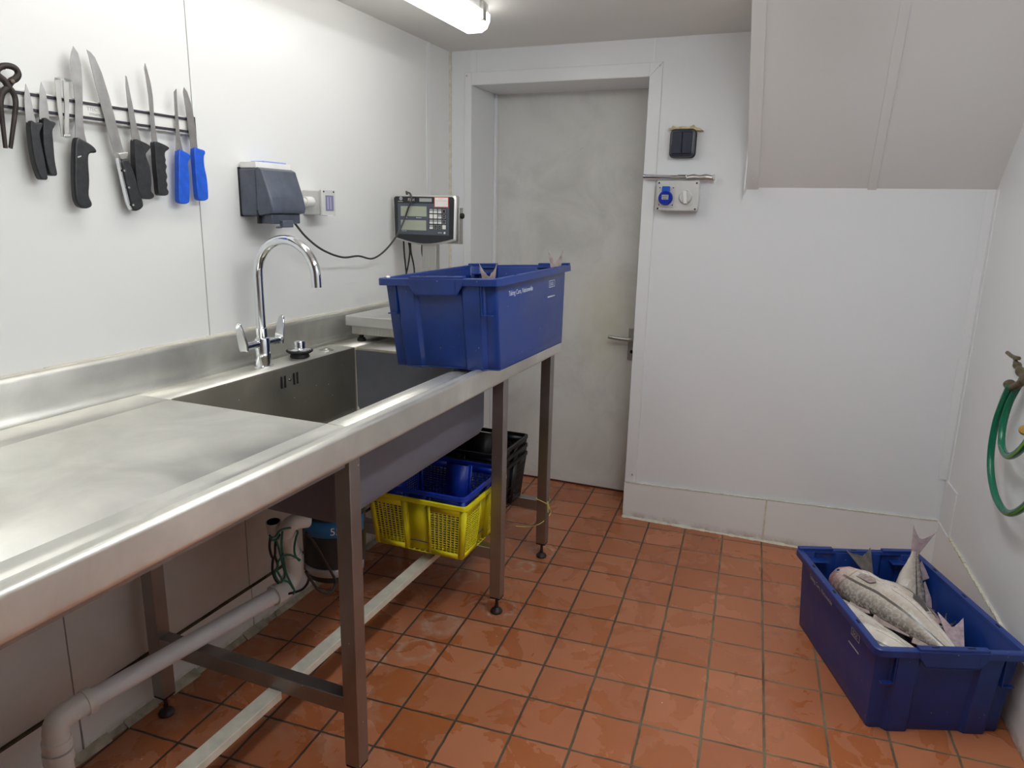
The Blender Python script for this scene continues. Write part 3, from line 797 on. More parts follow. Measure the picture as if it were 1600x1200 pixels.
# ------------------------------------------------------------------ knife rack and tools
XK = .026
def kp(px, py, x=XK): return on('x', x, px, py)
def rack():
    t = thing('magnetic_knife_rack', 'steel magnetic knife rack with two dark strips screwed to the left wall', 'knife rack', (0, 1.2, 1.5))
    ya, yb = .80, 1.480
    z0, z1 = 1.484, 1.5265
    MB().box((.0, ya, z0), (.0175, yb, z1)).build('rail_body', 'white', t, world=True, bevel=.001)
    for z in (z0+.004, z1-.0085):
        MB().box((.0165, ya, z), (.0215, yb, z+.0055)).build('magnet_strip', plain('black_magnet', (.03, .028, .04), .4), t, world=True, bevel=.0008)
    MB().box((.0, yb, z0-.003), (.022, yb+.006, z1+.002)).build('end_cap', 'black', t, world=True, bevel=.001)
    for p in ((133, 168, 'TTEC', .0105), (137, 175.5, 'DYNAMIC', .0065)):
        q = on('x', .0179, p[0]+3, p[1]+4)
        text('lettering', p[2], p[3], 'silver', t, frame(q, (0, 1, 0), (0, 0, 1)))
rack()
def pk(pts, sc, ox, oy): return [(ox+a/sc, oy+b/sc) for a, b in pts]
def outline_mb(pts, x, t):
    return MB().prism([kp(px, py, x) for px, py in pts], (t, 0, 0))
def smooth_closed(pts, k=4):
    n = len(pts); out = []
    for i in range(n):
        p = [V3((*pts[(i+d) % n], 0)) for d in (-1, 0, 1, 2)]
        for j in range(k):
            t = j/k; q = .5*((2*p[1])+(p[2]-p[0])*t+(2*p[0]-5*p[1]+4*p[2]-p[3])*t*t+(3*p[1]-p[0]-3*p[2]+p[3])*t**3); out.append((q.x, q.y))
    return out
def knife(name, label, blade, handle, sc, ox, oy, hm='handleblack', hx=.019, ht=.016, extra=None):
    b = pk(blade, sc, ox, oy); h = smooth_closed(pk(handle, sc, ox, oy), 3)
    c = kp(sum(p[0] for p in h)/len(h), sum(p[1] for p in h)/len(h))
    t = thing(name, label, 'knife', c, group='knives on the magnetic rack')
    outline_mb(b, XK-.0006, .0014).build('blade', 'blade', t, world=True, smooth=0)
    hd = outline_mb(h, hx, ht).build('handle', hm, t, world=True, bevel=.005, seg=3, smooth=50)
    if extra: extra(t, hd)
    return t
A = (678/130, 0, 60); B = (4.285, 100, 60); C = (5.0, 180, 90)
knife('paring_knife', 'small black-handled paring knife, the one next to the iron pincers', [(207, 370), (240, 450), (262, 560), (290, 690), (208, 685), (202, 600), (195, 470)],
      [(205, 680), (255, 690), (308, 690), (298, 735), (285, 770), (292, 830), (320, 960), (350, 1135), (325, 1150), (290, 1140), (250, 1030), (222, 890)], *A)
knife('paring_knife', 'small black-handled paring knife just left of the steel tweezers', [(333, 355), (370, 440), (385, 540), (400, 665), (318, 660), (316, 560), (320, 440)],
      [(315, 655), (370, 672), (415, 690), (403, 720), (388, 760), (395, 850), (408, 1000), (427, 1105), (405, 1120), (370, 1105), (335, 990), (313, 850)], *A)
def tweezers():
    t = thing('fish_tweezers', 'bent flat steel tweezers hanging between the paring knives and the butcher knife', 'tweezers', kp(98, 165))
    sc, ox, oy = A
    for pts, x in (([(443, 322), (487, 324), (492, 400), (500, 560), (522, 800), (500, 802), (470, 600), (450, 420)], XK), ([(510, 345), (558, 345), (558, 560), (558, 800), (522, 800), (524, 560), (514, 420)], XK+.004)):
        outline_mb(pk(pts, sc, ox, oy), x, .0018).build('arm', 'steellight', t, world=True)
    outline_mb(pk([(500, 786), (558, 786), (557, 808), (522, 812), (500, 802)], sc, ox, oy), XK-.001, .008).build('bend', 'chrome', t, world=True, bevel=.001)
    outline_mb(pk([(445, 318), (487, 320), (487, 330), (445, 330)], sc, ox, oy), XK-.001, .010).build('tip', 'steellight', t, world=True)
    outline_mb(pk([(505, 328), (560, 340), (560, 356), (508, 346)], sc, ox, oy), XK-.001, .010).build('tip', 'chrome', t, world=True)
tweezers()
def pincers():
    t = thing('iron_pincers', 'old dark iron pincers with round jaws hanging at the near end of the knife rack', 'pincers', kp(12, 170))
    sc, ox, oy = A; P = lambda L_, dx=0: [kp(*q, XK+.006+dx) for q in pk(L_, sc, ox, oy)]
    rr = lambda a, b: (lambda u: a+(b-a)*u)
    MB().tube(P([(60, 395), (90, 350), (130, 325), (148, 290), (130, 250), (90, 228), (40, 222), (20, 232)]), lambda u: .0068-.001*u, 10, 6, flat=.8).tube(P([(60, 395), (105, 440), (128, 520), (118, 640), (85, 895)], .0), rr(.0068, .0042), 10, 6, flat=.75).build('jaw_arm', 'iron', t, world=True)
    MB().tube(P([(70, 400), (40, 350), (5, 320), (-25, 290), (-20, 250), (20, 226), (40, 222)], .004), lambda u: .0068-.001*u, 10, 6, flat=.8).tube(P([(70, 400), (22, 440), (5, 520), (15, 640), (45, 895)], .004), rr(.0068, .0042), 10, 6, flat=.75).build('jaw_arm', 'iron', t, world=True)
    c = P([(82, 352)])[0]; MB().lathe((XK+.008, c.y, c.z), (1, 0, 0), [(.004, 0), (.004, .007), (0, .008)], 14).build('pivot_pin', 'brass', t, world=True)
pincers()
def hook_marks(t, hd):
    sc, ox, oy = B
    outline_mb(pk([(92, 790), (115, 784), (115, 792), (92, 800)], sc, ox, oy), .0352, .0004).build('handle_mark', 'greyplastic', hd, world=True)
knife('butcher_knife', 'broad-tipped butcher knife with a big black hooked handle, tallest on the rack', [(60, 52), (92, 100), (112, 180), (120, 300), (122, 400), (125, 560), (135, 640), (155, 715), (72, 690), (72, 600), (73, 430), (60, 320), (42, 210), (38, 150), (46, 90)],
      [(62, 664), (100, 682), (150, 710), (183, 742), (184, 766), (140, 774), (133, 830), (141, 950), (137, 1050), (158, 1103), (148, 1130), (108, 1138), (68, 1118), (44, 1050), (38, 900), (40, 760), (46, 690)], *B, extra=hook_marks)
def rivets(t, hd):
    sc, ox, oy = B
    for q in ((405, 885), (436, 998), (464, 1115)):
        c = kp(*pk([q], sc, ox, oy)[0], .0352); MB().lathe(c, (1, 0, 0), [(.0028, 0), (.0026, .0006), (0, .0008)], 14).build('rivet', 'chrome', hd, world=True)
    outline_mb(pk([(335, 768), (405, 760), (400, 790), (392, 808), (360, 815), (345, 800)], sc, ox, oy), .019, .014).build('bolster', 'steellight', t, world=True, bevel=.002)
    outline_mb(pk([(345, 800), (358, 812), (380, 880), (400, 1000), (422, 1100), (440, 1145), (432, 1146), (410, 1100), (382, 980), (357, 870)], sc, ox, oy), .022, .009).build('tang', 'chrome', t, world=True)
knife('slicing_knife', 'long steel slicing knife leaning over the rack, black riveted handle', [(150, 76), (175, 92), (205, 128), (250, 230), (300, 390), (330, 500), (365, 640), (400, 770), (335, 775), (300, 650), (270, 540), (240, 430), (205, 290), (180, 190), (163, 120)],
      [(353, 815), (395, 806), (412, 830), (440, 900), (470, 1000), (500, 1095), (498, 1130), (465, 1153), (435, 1145), (412, 1080), (385, 970), (362, 870)], *B, extra=rivets)
knife('boning_knife', 'narrow pointed boning knife, smooth black handle, right of the slicing knife', [(78, 140), (88, 150), (110, 260), (135, 380), (160, 510), (198, 655), (130, 650), (118, 540), (105, 450), (92, 350), (80, 230)],
      [(120, 640), (160, 650), (222, 680), (240, 702), (215, 735), (203, 765), (232, 850), (246, 960), (245, 1040), (267, 1072), (258, 1097), (218, 1106), (170, 1090), (142, 1020), (128, 930), (118, 800), (115, 700)], *C)
knife('filleting_knife', 'thin curved filleting knife with a finger-grooved black handle', [(230, 43), (245, 90), (275, 200), (292, 310), (300, 450), (312, 560), (330, 672), (285, 665), (275, 520), (268, 420), (255, 290), (238, 170), (224, 80)],
      [(272, 658), (330, 672), (382, 700), (382, 718), (356, 738), (353, 770), (360, 800), (357, 825), (368, 850), (360, 885), (372, 930), (364, 960), (374, 990), (370, 1020), (382, 1045), (375, 1072), (340, 1079), (306, 1065), (295, 970), (283, 860), (276, 740)], *C)
knife('trimming_knife', 'straight chisel-tipped knife with a blue handle, left of the two blue ones', [(476, 243), (479, 300), (484, 400), (493, 500), (505, 640), (530, 740), (470, 730), (472, 640), (471, 560), (462, 400), (456, 268)],
      [(463, 728), (500, 730), (550, 760), (553, 785), (536, 815), (540, 870), (547, 960), (548, 1100), (540, 1132), (508, 1143), (470, 1130), (462, 1080), (461, 900)], *C, hm='handleblue')
knife('trimming_knife', 'curved pointed knife with a blue handle at the far end of the rack', [(535, 232), (560, 268), (590, 360), (612, 470), (626, 560), (642, 720), (588, 710), (580, 640), (570, 560), (560, 480), (545, 390), (528, 270)],
      [(583, 708), (620, 712), (662, 725), (670, 748), (660, 775), (664, 850), (684, 950), (694, 1080), (684, 1110), (650, 1118), (615, 1102), (602, 1000), (590, 850)], *C, hm='handleblue')

# ------------------------------------------------------------------ back wall fittings
def light_switch():
    t = thing('light_switch', 'dark two-gang weatherproof light switch with dried foam on top, beside the door', 'switch', (1.017, YB, 1.58))
    c = (1.017, 1.5795)
    def rr(w, h, r, y): return [(c[0]+a, y, c[1]+b) for a, b in rrect(w, h, r, 4)]
    MB().loft([rr(.098, .106, .018, YB), rr(.100, .108, .018, YB-.022), rr(.094, .102, .018, YB-.028)]).build('box_body', 'rubber', t, world=True)
    MB().loft([rr(.096, .104, .018, YB-.026), rr(.094, .100, .016, YB-.036), rr(.086, .092, .014, YB-.038)]).build('cover', plain('navy_cover', (.03, .034, .05), .35), t, world=True)
    for s in (-1, 1):
        MB().box((c[0]+s*.0195-.0185, YB-.044, c[1]-.040), (c[0]+s*.0195+.0185, YB-.037, c[1]+.041)).build('rocker', plain('navy_rocker', (.02, .024, .045), .35), t, world=True, bevel=.003)
    random.seed(3)
    pts = [(-.054, .050), (-.060, .056), (-.046, .060), (-.044, .068), (-.030, .060), (-.005, .063), (.020, .060), (.036, .068), (.040, .060), (.062, .054), (.075, .046), (.05, .046)]
    MB().prism([(c[0]+x, YB-.022, c[1]+z) for x, z in pts], (0, .021, 0)).build('foam_sealant', 'tan', t, world=True, bevel=.002)
light_switch()
def industrial():
    t = thing('industrial_socket', 'pale grey isolator box with a blue round socket and a rotary switch beside the door', 'socket', (1.014, YB, 1.385))
    x0, x1, z0, z1 = .934, 1.098, 1.326, 1.440
    yf = 2.900
    MB().box((x0+.003, yf+.008, z0+.003), (x1-.003, YB, z1-.003)).build('back_box', 'greyplastic', t, world=True, bevel=.006)
    fr = MB().box((x0, yf, z0), (x1, yf+.010, z1)).build('front_cover', 'greyplastic', t, world=True, bevel=.005)
    for x in (x0+.009, x1-.011):
        for z in (z0+.008, z1-.009): MB().lathe((x, yf+.0004, z), (0, -1, 0), [(.0035, 0), (.0035, .0006), (0, .0006)], 14).build('screw_hole', 'hole', fr, world=True)
    MB().box((x0+.008, yf-.004, z0+.012), (x0+.072, yf, z1-.014)).build('socket_plate', 'greyplastic', fr, world=True, bevel=.003)
    for x in (x0+.014, x0+.066):
        for z in (z0+.022, z1-.027): MB().lathe((x, yf-.004, z), (0, -1, 0), [(.0025, 0), (.0025, .0008), (0, .0008)], 12).build('screw', 'iron', fr, world=True)
    cx, cz = x0+.040, z0+.048
    MB().lathe((cx, yf-.004, cz), (0, -1, 0), [(.027, 0), (.027, .018), (.025, .021), (0, .021)], 32).build('socket_lid', 'bluedark', fr, world=True)
    MB().box((cx-.014, yf-.024, cz+.014), (cx+.014, yf-.004, cz+.044)).build('lid_hinge', 'bluebright', fr, world=True, bevel=.002)
    lb = MB().box((cx-.013, yf-.0258, cz-.006), (cx+.013, yf-.0248, cz+.012)).build('socket_label', 'silver', fr, world=True)
    text('lettering', '200-250V', .005, 'iron', lb, frame((cx-.011, yf-.0262, cz+.004), (1, 0, 0), (0, 0, 1)))
    text('lettering', '16A-6h', .005, 'iron', lb, frame((cx-.009, yf-.0262, cz-.003), (1, 0, 0), (0, 0, 1)))
    sx_, sz = x0+.114, z0+.053
    MB().lathe((sx_, yf, sz), (0, -1, 0), [(.026, 0), (.026, .003), (.0235, .004), (.0235, .001), (0, .001)], 32).build('switch_ring', 'galv', fr, world=True)
    dl = MB().lathe((sx_, yf, sz), (0, -1, 0), [(.022, 0), (.022, .006), (0, .006)], 32).build('switch_dial', 'greyplastic', fr, world=True)
    R4 = Matrix.Translation((sx_, 0, sz)) @ Matrix.Rotation(-.12, 4, 'Y')
    MB().box((-.007, yf-.018, -.025), (.007, yf-.005, .023), R4).build('switch_lever', 'white', dl, world=True, bevel=.0015)
industrial()
def scaler():
    t = thing('fish_scaler', 'steel hand tool with a tube handle and serrated blade lying on the industrial socket', 'fish scaler', (1.0, 2.925, 1.4405))
    y = 2.922; z = 1.4535
    MB().tube([(.874, y, z+.0035), (.95, y, z+.001), (1.015, y, z-.001), (1.04, y, z-.001)], lambda u: .0085 if u < .8 else .0085, 18, 4).build('handle', 'chrome', t, world=True)
    MB().box((1.005, y-.006, z-.009), (1.045, y+.006, z+.010)).build('socket_collar', 'chrome', t, world=True, bevel=.003)
    m = MB(); N = 26
    top = [(1.035+.115*i/N, z+.0095-.002*math.sin(i*.6)) for i in range(N+1)]
    bot = [(1.035+.115*i/N, z-.0105+(.0025 if i % 2 else 0)) for i in range(N+1)]
    arc = lambda x: y-.006+.5*(x-1.09)**2*4
    vs = [(x, arc(x), zz) for x, zz in top]+[(x, arc(x), zz) for x, zz in bot]
    m.add(vs, [(i, i+1, N+1+i+1, N+1+i) for i in range(N)])
    m.build('serrated_blade', 'steellight', t, world=True, solid=.002)
    MB().box((1.142, y-.010, z-.0105), (1.150, y+.006, z+.0105)).build('blade_end', 'steellight', t, world=True, bevel=.002)
scaler()

# ------------------------------------------------------------------ tap and hose on the right wall
def garden_tap():
    c = on_right(1604, 588, .035)
    t = thing('garden_tap', 'tarnished brass bib tap on the right wall above the coiled hose', 'tap', c)
    def q(px, py, off=.04): return on_right(px, py, off)
    wallp = on_right(1612, 592, .0)
    MB().tube([q(1616, 590, .0), q(1608, 592, .025), q(1598, 596), q(1590, 602), q(1580, 606)], .0105, 14, 4).build('spout', 'brass', t, world=True)
    MB().tube([q(1606, 596), q(1597, 584), q(1591, 574), q(1587, 566)], lambda u: .0135-.005*u+.002*math.sin(u*18), 14, 5).build('bonnet', 'brass', t, world=True)
    MB().tube([q(1589, 570), q(1585, 560), q(1581, 556)], .0045, 10, 4).tube([q(1574, 551), q(1582, 557), q(1592, 560)], .0055, 10, 4).build('tee_handle', 'brass', t, world=True)
    MB().cyl(q(1577, 600), q(1580, 607), .0155, .013).build('hose_collar', 'brass', t, world=True)
garden_tap()
def hose():
    def q(px, py, off=.045): return on_right(px, py, off)
    P = [q(1578, 603), q(1567, 628), q(1556, 660), q(1549, 700), q(1548, 735), q(1554, 770), q(1566, 795), q(1580, 802), q(1600, 792), q(1622, 765), q(1634, 720), q(1632, 680, .06), q(1620, 650, .07)]
    P2 = [q(1598, 592, .03), q(1588, 608, .032), q(1576, 632, .034), q(1567, 665, .036), q(1565, 695, .04), q(1572, 711, .045), q(1584, 711, .05), q(1600, 697, .055), q(1616, 672, .06), q(1622, 650, .075)]
    t = thing('garden_hose', 'green hose with a yellow-green stripe looped from the tap on the right wall', 'hose', q(1570, 700))
    MB().tube(P, .0095, 16, 8).build('hose_loop', 'hose', t, world=True)
    MB().tube(P2, .0095, 16, 8).build('hose_loop', 'hose', t, world=True)
    MB().lathe(q(1601, 672, .055), (-.3, -1, .2), [(.010, 0), (.013, .004), (.013, .014), (.009, .02), (0, .02)], 18).build('hose_connector', 'brassbright', t, world=True)
hose()

# ------------------------------------------------------------------ blue fish crates
CL, CW, CH = .574, .395, .256
def crate(label, loc, rot):
    t = thing('fish_crate', label, 'crate', loc, rot)
    lb, wb, lt, wt = .504/2, .343/2, CL/2-.016, CW/2-.016
    def outline(z):
        u = z/CH; l = lb+(lt-lb)*u; w = wb+(wt-wb)*u; pts = []
        cd_ = .013  # column depth
        fr = [(-1, -.9), (-.975, -1)]
        prof = [(-.96, -.35), (-.80, -.35), (-.735, 1), (-.44, 1), (-.385, -.15), (.385, -.15), (.44, 1), (.735, 1), (.80, -.35), (.96, -.35)]
        for x, d in prof: pts.append((x*w, -(l+d*cd_-cd_*.35 if d > 0 else l+d*cd_)))
        pts.append((w, -l+.010)); pts.append((w, l-.010))
        for x, d in reversed(prof): pts.append((x*w, (l+d*cd_-cd_*.35 if d > 0 else l+d*cd_)))
        pts.append((-w, l-.010)); pts.append((-w, -l+.010))
        return [(x, y, z) for x, y in pts]
    m = MB(); R = [outline(z) for z in (0.0, .03, .12, CH-.006)]
    m.loft(R, cap=False); n = len(R[0]); m.add(R[0], [tuple(range(n))])
    body = m.build('body', 'blue', t, bevel=.003, solid=.004, off=-1, smooth=40)
    # rim flange
    def rr(ins, z): return [(a, b, z) for a, b in rrect(CW-2*ins, CL-2*ins, max(.006, .022-ins), 5)]
    rim = MB().loft([rr(.021, CH-.010), rr(.0195, CH-.001), rr(.018, CH), rr(.002, CH), rr(0, CH-.002), rr(0, CH-.020), rr(.003, CH-.020), rr(.004, CH-.005), rr(.016, CH-.006), rr(.016, CH-.012)], closed=True).build('rim', 'blue', t, smooth=40)
    for s in (-1, 1):
        y = s*(CL/2+.001)
        MB().prism([(-.092, y, CH-.001), (.092, y, CH-.001), (.084, y, CH-.022), (.066, y, CH-.047), (-.066, y, CH-.047), (-.084, y, CH-.022)], (0, -s*.004, 0)).build('hand_grip', 'blue', t, bevel=.001)
        MB().box((-.066, min(y-s*.016, y), CH-.047), (.066, max(y-s*.016, y), CH-.043)).box((-.066, min(y-s*.016, y), CH-.044), (-.062, max(y-s*.016, y), CH-.004)).box((.062, min(y-s*.016, y), CH-.044), (.066, max(y-s*.016, y), CH-.004)).build('hand_grip', 'blue', t)
    # stacking blocks: raised centre at the near end, raised corners at the far end
    MB().box((-.088, -CL/2+.001, CH-.002), (.088, -CL/2+.020, CH+.006)).build('stacking_block', 'blue', t, bevel=.002)
    for s in (-1, 1): MB().box((s*.135-.055, CL/2-.020, CH-.002), (s*.135+.055, CL/2-.001, CH+.006)).build('stacking_block', 'blue', t, bevel=.002)
    for s in (-1, 1):
        MB().box((s*.132-.030, CL/2-.052, CH-.030), (s*.132+.030, CL/2-.020, CH-.026)).build('inner_ledge', 'blue', t, bevel=.001)
    # pockets at the outer corners of both ends
    for s in (-1, 1):
        for e in (-1, 1):
            xi, xo = s*.136, s*.168; y = e*(lt-.004)
            m = MB(); m.box((min(xi, xo), min(y, y+e*.012), CH*.60), (max(xi, xo), max(y, y+e*.012), CH*.60+.003)); m.box((min(xi, xi+s*.003), min(y, y+e*.012), CH*.60), (max(xi, xi+s*.003), max(y, y+e*.012), CH-.02))
            m.build('pocket_rib', 'blue', t)
    m = MB()
    for s in (-1, 1):
        for y in (-.155, 0, .155): m.box((s*(CW/2-.011)-.003, y-.009, CH), (s*(CW/2-.011)+.003, y+.009, CH+.0004))
        m.box((s*.045-.010, -CL/2+.008, CH+.006), (s*.045+.010, -CL/2+.013, CH+.0064))
    m.box((-.02, CL/2-.013, CH), (-.002, CL/2-.008, CH+.0004))
    m.build('rim_slots', 'hole', rim)['kind'] = 'stuff'
    # printed lettering on both long sides
    wm = world_matrix(t)
    ta = (wt-wb)/CH
    for s in (-1, 1):
        def fr(y, z):
            x = s*(wb+ta*z+.0004)
            o = wm @ V3((x, y, z)); xd = wm.to_3x3() @ V3((0, s, 0)); yd = wm.to_3x3() @ V3((s*ta, 0, 1))
            return frame(o, xd, yd)
        text('lettering', 'Taking Care, Nationwide', .0200, 'letter', body, fr(-s*.190, .200), sx=.85)
        m = MB(); xa = s*(wb+ta*.163+.0002); xb = s*(wb+ta*.168+.0002)
        m.add([(xa, s*.105, .163), (xa, s*.168, .163), (xb, s*.168, .167), (xb, s*.105, .167)], [(0, 1, 2, 3)]); m.build('print_line', 'letter', body, solid=.0004, off=1)
        lg = text('lettering', 'DGS', .016, 'letter', body, fr(s*.123, .199), sx=.95)
        m = MB()
        for a0, a1, b0, b1 in ((.115, .165, .194, .196), (.115, .165, .214, .216), (.115, .117, .194, .216), (.163, .165, .194, .216)):
            xa = s*(wb+ta*b0+.0002); xb = s*(wb+ta*b1+.0002)
            m.add([(xa, s*a0, b0), (xa, s*a1, b0), (xb, s*a1, b1), (xb, s*a0, b1)], [(0, 1, 2, 3)])
        m.build('logo_frame', 'letter', body, solid=.0004, off=1)
    return t
crateA = crate('blue lettered fish crate standing on the bench edge beside the sink', (.587, 2.055, .8725), Euler((math.radians(.64), math.radians(-3.0), math.radians(-2.3))))
crateB = crate('blue lettered fish crate on the tiled floor by the right wall, full of fish', (1.862, 2.170, .0), Euler((0, 0, math.radians(20.86))))

# ------------------------------------------------------------------ fish
HP = [(0, .22), (.025, .46), (.07, .66), (.15, .86), (.26, .97), (.36, 1.0), (.5, .93), (.65, .70), (.8, .42), (.92, .24), (1, .20)]
def prof(u):
    for (a, x), (b, y) in zip(HP[:-1], HP[1:]):
        if u <= b:
            k = (u-a)/(b-a); k = k*k*(3-2*k) if a == 0 else k; return x+(y-x)*k
    return HP[-1][1]
def fin(pts, d, nrm, name, mat, parent, t=.0022, jag=True):
    return MB().prism([V3(p)-V3(nrm)*t/2 for p in pts], V3(nrm)*t).build(name, mat, parent, bevel=.0006, smooth=40)
def fish(crate_o, label, pts, h, w, side, mat='fish', finmat='fin', tl=.075, ts=.055, taildir=None, group='haddock in the floor crate', eye=True, fins=True, tside=None, notch=.45):
    wm = world_matrix(crate_o)
    P = [wm @ V3(p) for p in pts]; side = (wm.to_3x3() @ V3(side)).normalized()
    C_ = catmull(P, 12); N = len(C_)
    base = C_[N//2]
    t = thing('haddock', label, 'fish', base, group=group)
    rings = []; n = 20; info = []
    for i, p in enumerate(C_):
        u = i/(N-1); d = (C_[min(i+1, N-1)]-C_[max(i-1, 0)]).normalized()
        sd = (side-d*side.dot(d)).normalized(); dor = d.cross(sd)
        hh = h*prof(u); ww = w*min(1, prof(u)*1.15)*(1 if u < .6 else 1-.5*(u-.6)/.4)
        rg = []
        for j in range(n):
            a = 2*PI*j/n; c, s_ = math.cos(a), math.sin(a)
            lump = 1+.03*math.sin(u*23+j)+.02*math.sin(u*41+2*j)
            rg.append(p+dor*(c*hh*lump)+sd*(s_*ww*lump))
        rings.append(rg); info.append((p, d, dor, sd, hh, ww))
    inv = wm.inverted()
    def cl(mb):
        out = []
        for v in mb.v:
            q = inv @ v
            if q.z < CH+.004:
                u = max(0, q.z)/CH; lx = .343/2+(CW/2-.016-.343/2)*u-.006; ly = .252+(CL/2-.016-.252)*u-.016
                q.x = max(-lx, min(lx, q.x)); q.y = max(-ly, min(ly, q.y))
            q.z = max(.006, q.z); out.append(wm @ q)
        mb.v = out; return mb
    m = MB(); m.loft(rings); cl(m)
    for i in range(N-1):
        for j in range(n):
            m.uv[i*n+j] = [(i/(N-1), j/n), (i/(N-1), (j+1)/n), ((i+1)/(N-1), (j+1)/n), ((i+1)/(N-1), j/n)]
    body = m.build('body', mat, t, world=True, smooth=60)
    # tail fin
    p, d, dor, sd, hh, ww = info[-1]
    if taildir is not None: d = (wm.to_3x3() @ V3(taildir)).normalized(); dor = (dor-d*dor.dot(d)).normalized(); sd = dor.cross(d)
    if tside is not None: dor = (wm.to_3x3() @ V3(tside)); dor = (dor-d*dor.dot(d)).normalized(); sd = dor.cross(d)
    K = 9; ov = [p-d*.012+dor*hh*.9]
    for k in range(K+1):
        v = 1-2*k/K; reach = tl*((1-notch)+notch*abs(v)**1.3)+random.uniform(-.003, .003)
        ov.append(p+d*reach+dor*v*ts)
    ov.append(p-d*.012-dor*hh*.9)
    cl(MB().prism([q-sd*.0012 for q in ov], sd*.0024)).build('tail_fin', finmat, t, world=True, bevel=.0006, smooth=40)
    if fins:
        for (ua, ub, hg) in ((.30, .42, .030), (.46, .64, .020), (.68, .84, .016)):
            q = []
            ks = list(range(int(ua*(N-1)), int(ub*(N-1))+1, 1))
            for k in ks: q.append(info[k][0]+info[k][2]*info[k][4]*.92)
            L_ = len(ks)
            for kk, k in enumerate(reversed(ks)):
                s_ = kk/max(1, L_-1); q.append(info[k][0]+info[k][1]*.012+info[k][2]*(info[k][4]+hg*(.15+.85*s_)))
            sn = info[ks[0]][3]
            cl(MB().prism([z-sn*.001 for z in q], sn*.002)).build('dorsal_fin', finmat, t, world=True, smooth=40)
        k = int(.27*(N-1)); p, d, dor, sd, hh, ww = info[k]
        r_ = p+sd*ww*.98-dor*hh*.12
        cl(MB().prism([r_+dor*.008, r_+d*.05+dor*.012+sd*.004, r_+d*.062-dor*.002+sd*.005, r_+d*.048-dor*.014+sd*.004, r_-dor*.008], sd*.0018)).build('pectoral_fin', finmat, t, world=True, smooth=40)
    if eye:
        k = int(.15*(N-1)); p, d, dor, sd, hh, ww = info[k]
        c = p+dor*hh*.22+sd*ww*.965
        e = MB().lathe(c, sd, [(.0085, 0), (.0078, .0025), (.006, .0038), (0, .004)], 18).build('eye', 'silver', t, world=True)
        MB().lathe(c+sd*.0025, sd, [(.0055, 0), (.005, .002), (.003, .003), (0, .0034)], 16).build('pupil', 'eye', e, world=True)
        # mouth line
        k = int(.085*(N-1)); a = info[0][0]-info[0][2]*h*.04+info[0][3]*w*.1; b_ = info[k][0]-info[k][2]*info[k][4]*.45+info[k][3]*info[k][5]*.86
        MB().tube([a, (a+b_)/2+sd*.003, b_], .0012, 6, 4).build('mouth', plain('mouth_line', (.12, .04, .04), .4), t, world=True)
    return t
B_ = crateB
fish(B_, 'large pale haddock lying on top of the pile, pink head towards the lettered side', [(-.104, .188, .205), (-.082, .125, .218), (-.035, .030, .220), (.012, -.075, .210), (.045, -.165, .198), (.062, -.225, .190)], .062, .044, (-.28, -.30, 1), tl=.06, ts=.03, eye=True)
fish(B_, 'dark slim haddock pressed between the large one and the lettered side', [(-.150, .150, .130), (-.142, .050, .165), (-.110, -.050, .172), (-.050, -.125, .170), (.010, -.200, .165)], .040, .034, (-.5, -.4, 1), mat='fishdark', tl=.05, ts=.03, eye=False)
fish(B_, 'pale haddock with its flank up against the near end of the crate', [(-.150, .020, .115), (-.135, -.060, .150), (-.100, -.135, .165), (-.040, -.190, .160), (.030, -.225, .130)], .052, .042, (-.2, -.5, 1), mat='fishpale', tl=.05, ts=.03, eye=False, fins=False)
fish(B_, 'haddock whose dark spread tail points at the far end of the crate', [(.090, -.110, .135), (.080, .000, .175), (.050, .080, .198), (.020, .140, .210), (.002, .180, .220)], .046, .036, (.1, 0, 1), finmat='findark', tl=.088, ts=.046, taildir=(-.15, .72, .60), tside=(.95, .25, .0), notch=.3)
fish(B_, 'haddock standing tail-up in the far corner of the crate', [(.01, -.08, .09), (.065, .030, .085), (.100, .110, .130), (.115, .150, .200), (.120, .160, .265), (.123, .163, .312)], .052, .034, (-.25, -1, .1), mat='fishdark', finmat='finpale', tl=.080, ts=.034, tside=(1, -.25, 0), taildir=(.22, .0, 1), notch=.45)
fish(B_, 'haddock bent against the right side with a pale forked tail raised', [(.0, .06, .06), (.07, .0, .075), (.11, -.08, .09), (.105, -.155, .120), (.090, -.185, .150)], .040, .032, (.3, .2, 1), finmat='finpale', tl=.150, ts=.036, taildir=(.18, .80, .50), tside=(1, 0, -.1), notch=.25)
fish(B_, 'haddock mostly buried, dark torn fins showing beside the big one', [(-.05, .22, .08), (.02, .16, .10), (.075, .08, .115), (.10, .0, .13), (.115, -.04, .15)], .046, .036, (-.5, 0, 1), mat='fishdark', finmat='findark', tl=.06, ts=.035, taildir=(.35, .1, .8), tside=(.3, 1, 0), eye=False)
fish(B_, 'haddock with only its dark tail showing in the near right corner', [(.02, .10, .05), (.08, .02, .05), (.12, -.08, .055), (.15, -.14, .085), (.160, -.170, .120)], .038, .03, (-.3, 0, 1), mat='fishdark', finmat='findark', tl=.075, ts=.035, taildir=(.05, -.35, 1), tside=(1, .1, 0), eye=False, fins=False)
fish(B_, 'haddock at the bottom of the far left corner of the crate', [(-.13, .05, .06), (-.13, .12, .09), (-.12, .18, .10), (-.08, .215, .09)], .042, .04, (0, 0, 1), mat='fishpale', tl=.05, ts=.03, eye=False, fins=False)
gA = 'haddock in the bench crate'
fish(crateA, 'haddock in the bench crate with its forked tail tips above the near rim', [(-.02, .05, .06), (.05, -.05, .07), (.115, -.15, .09), (.134, -.215, .14), (.136, -.225, .20)], .045, .035, (0, -1, .2), finmat='fin', tl=.095, ts=.026, taildir=(.0, .0, 1), tside=(1, .2, 0), eye=False, group=gA, notch=.42)
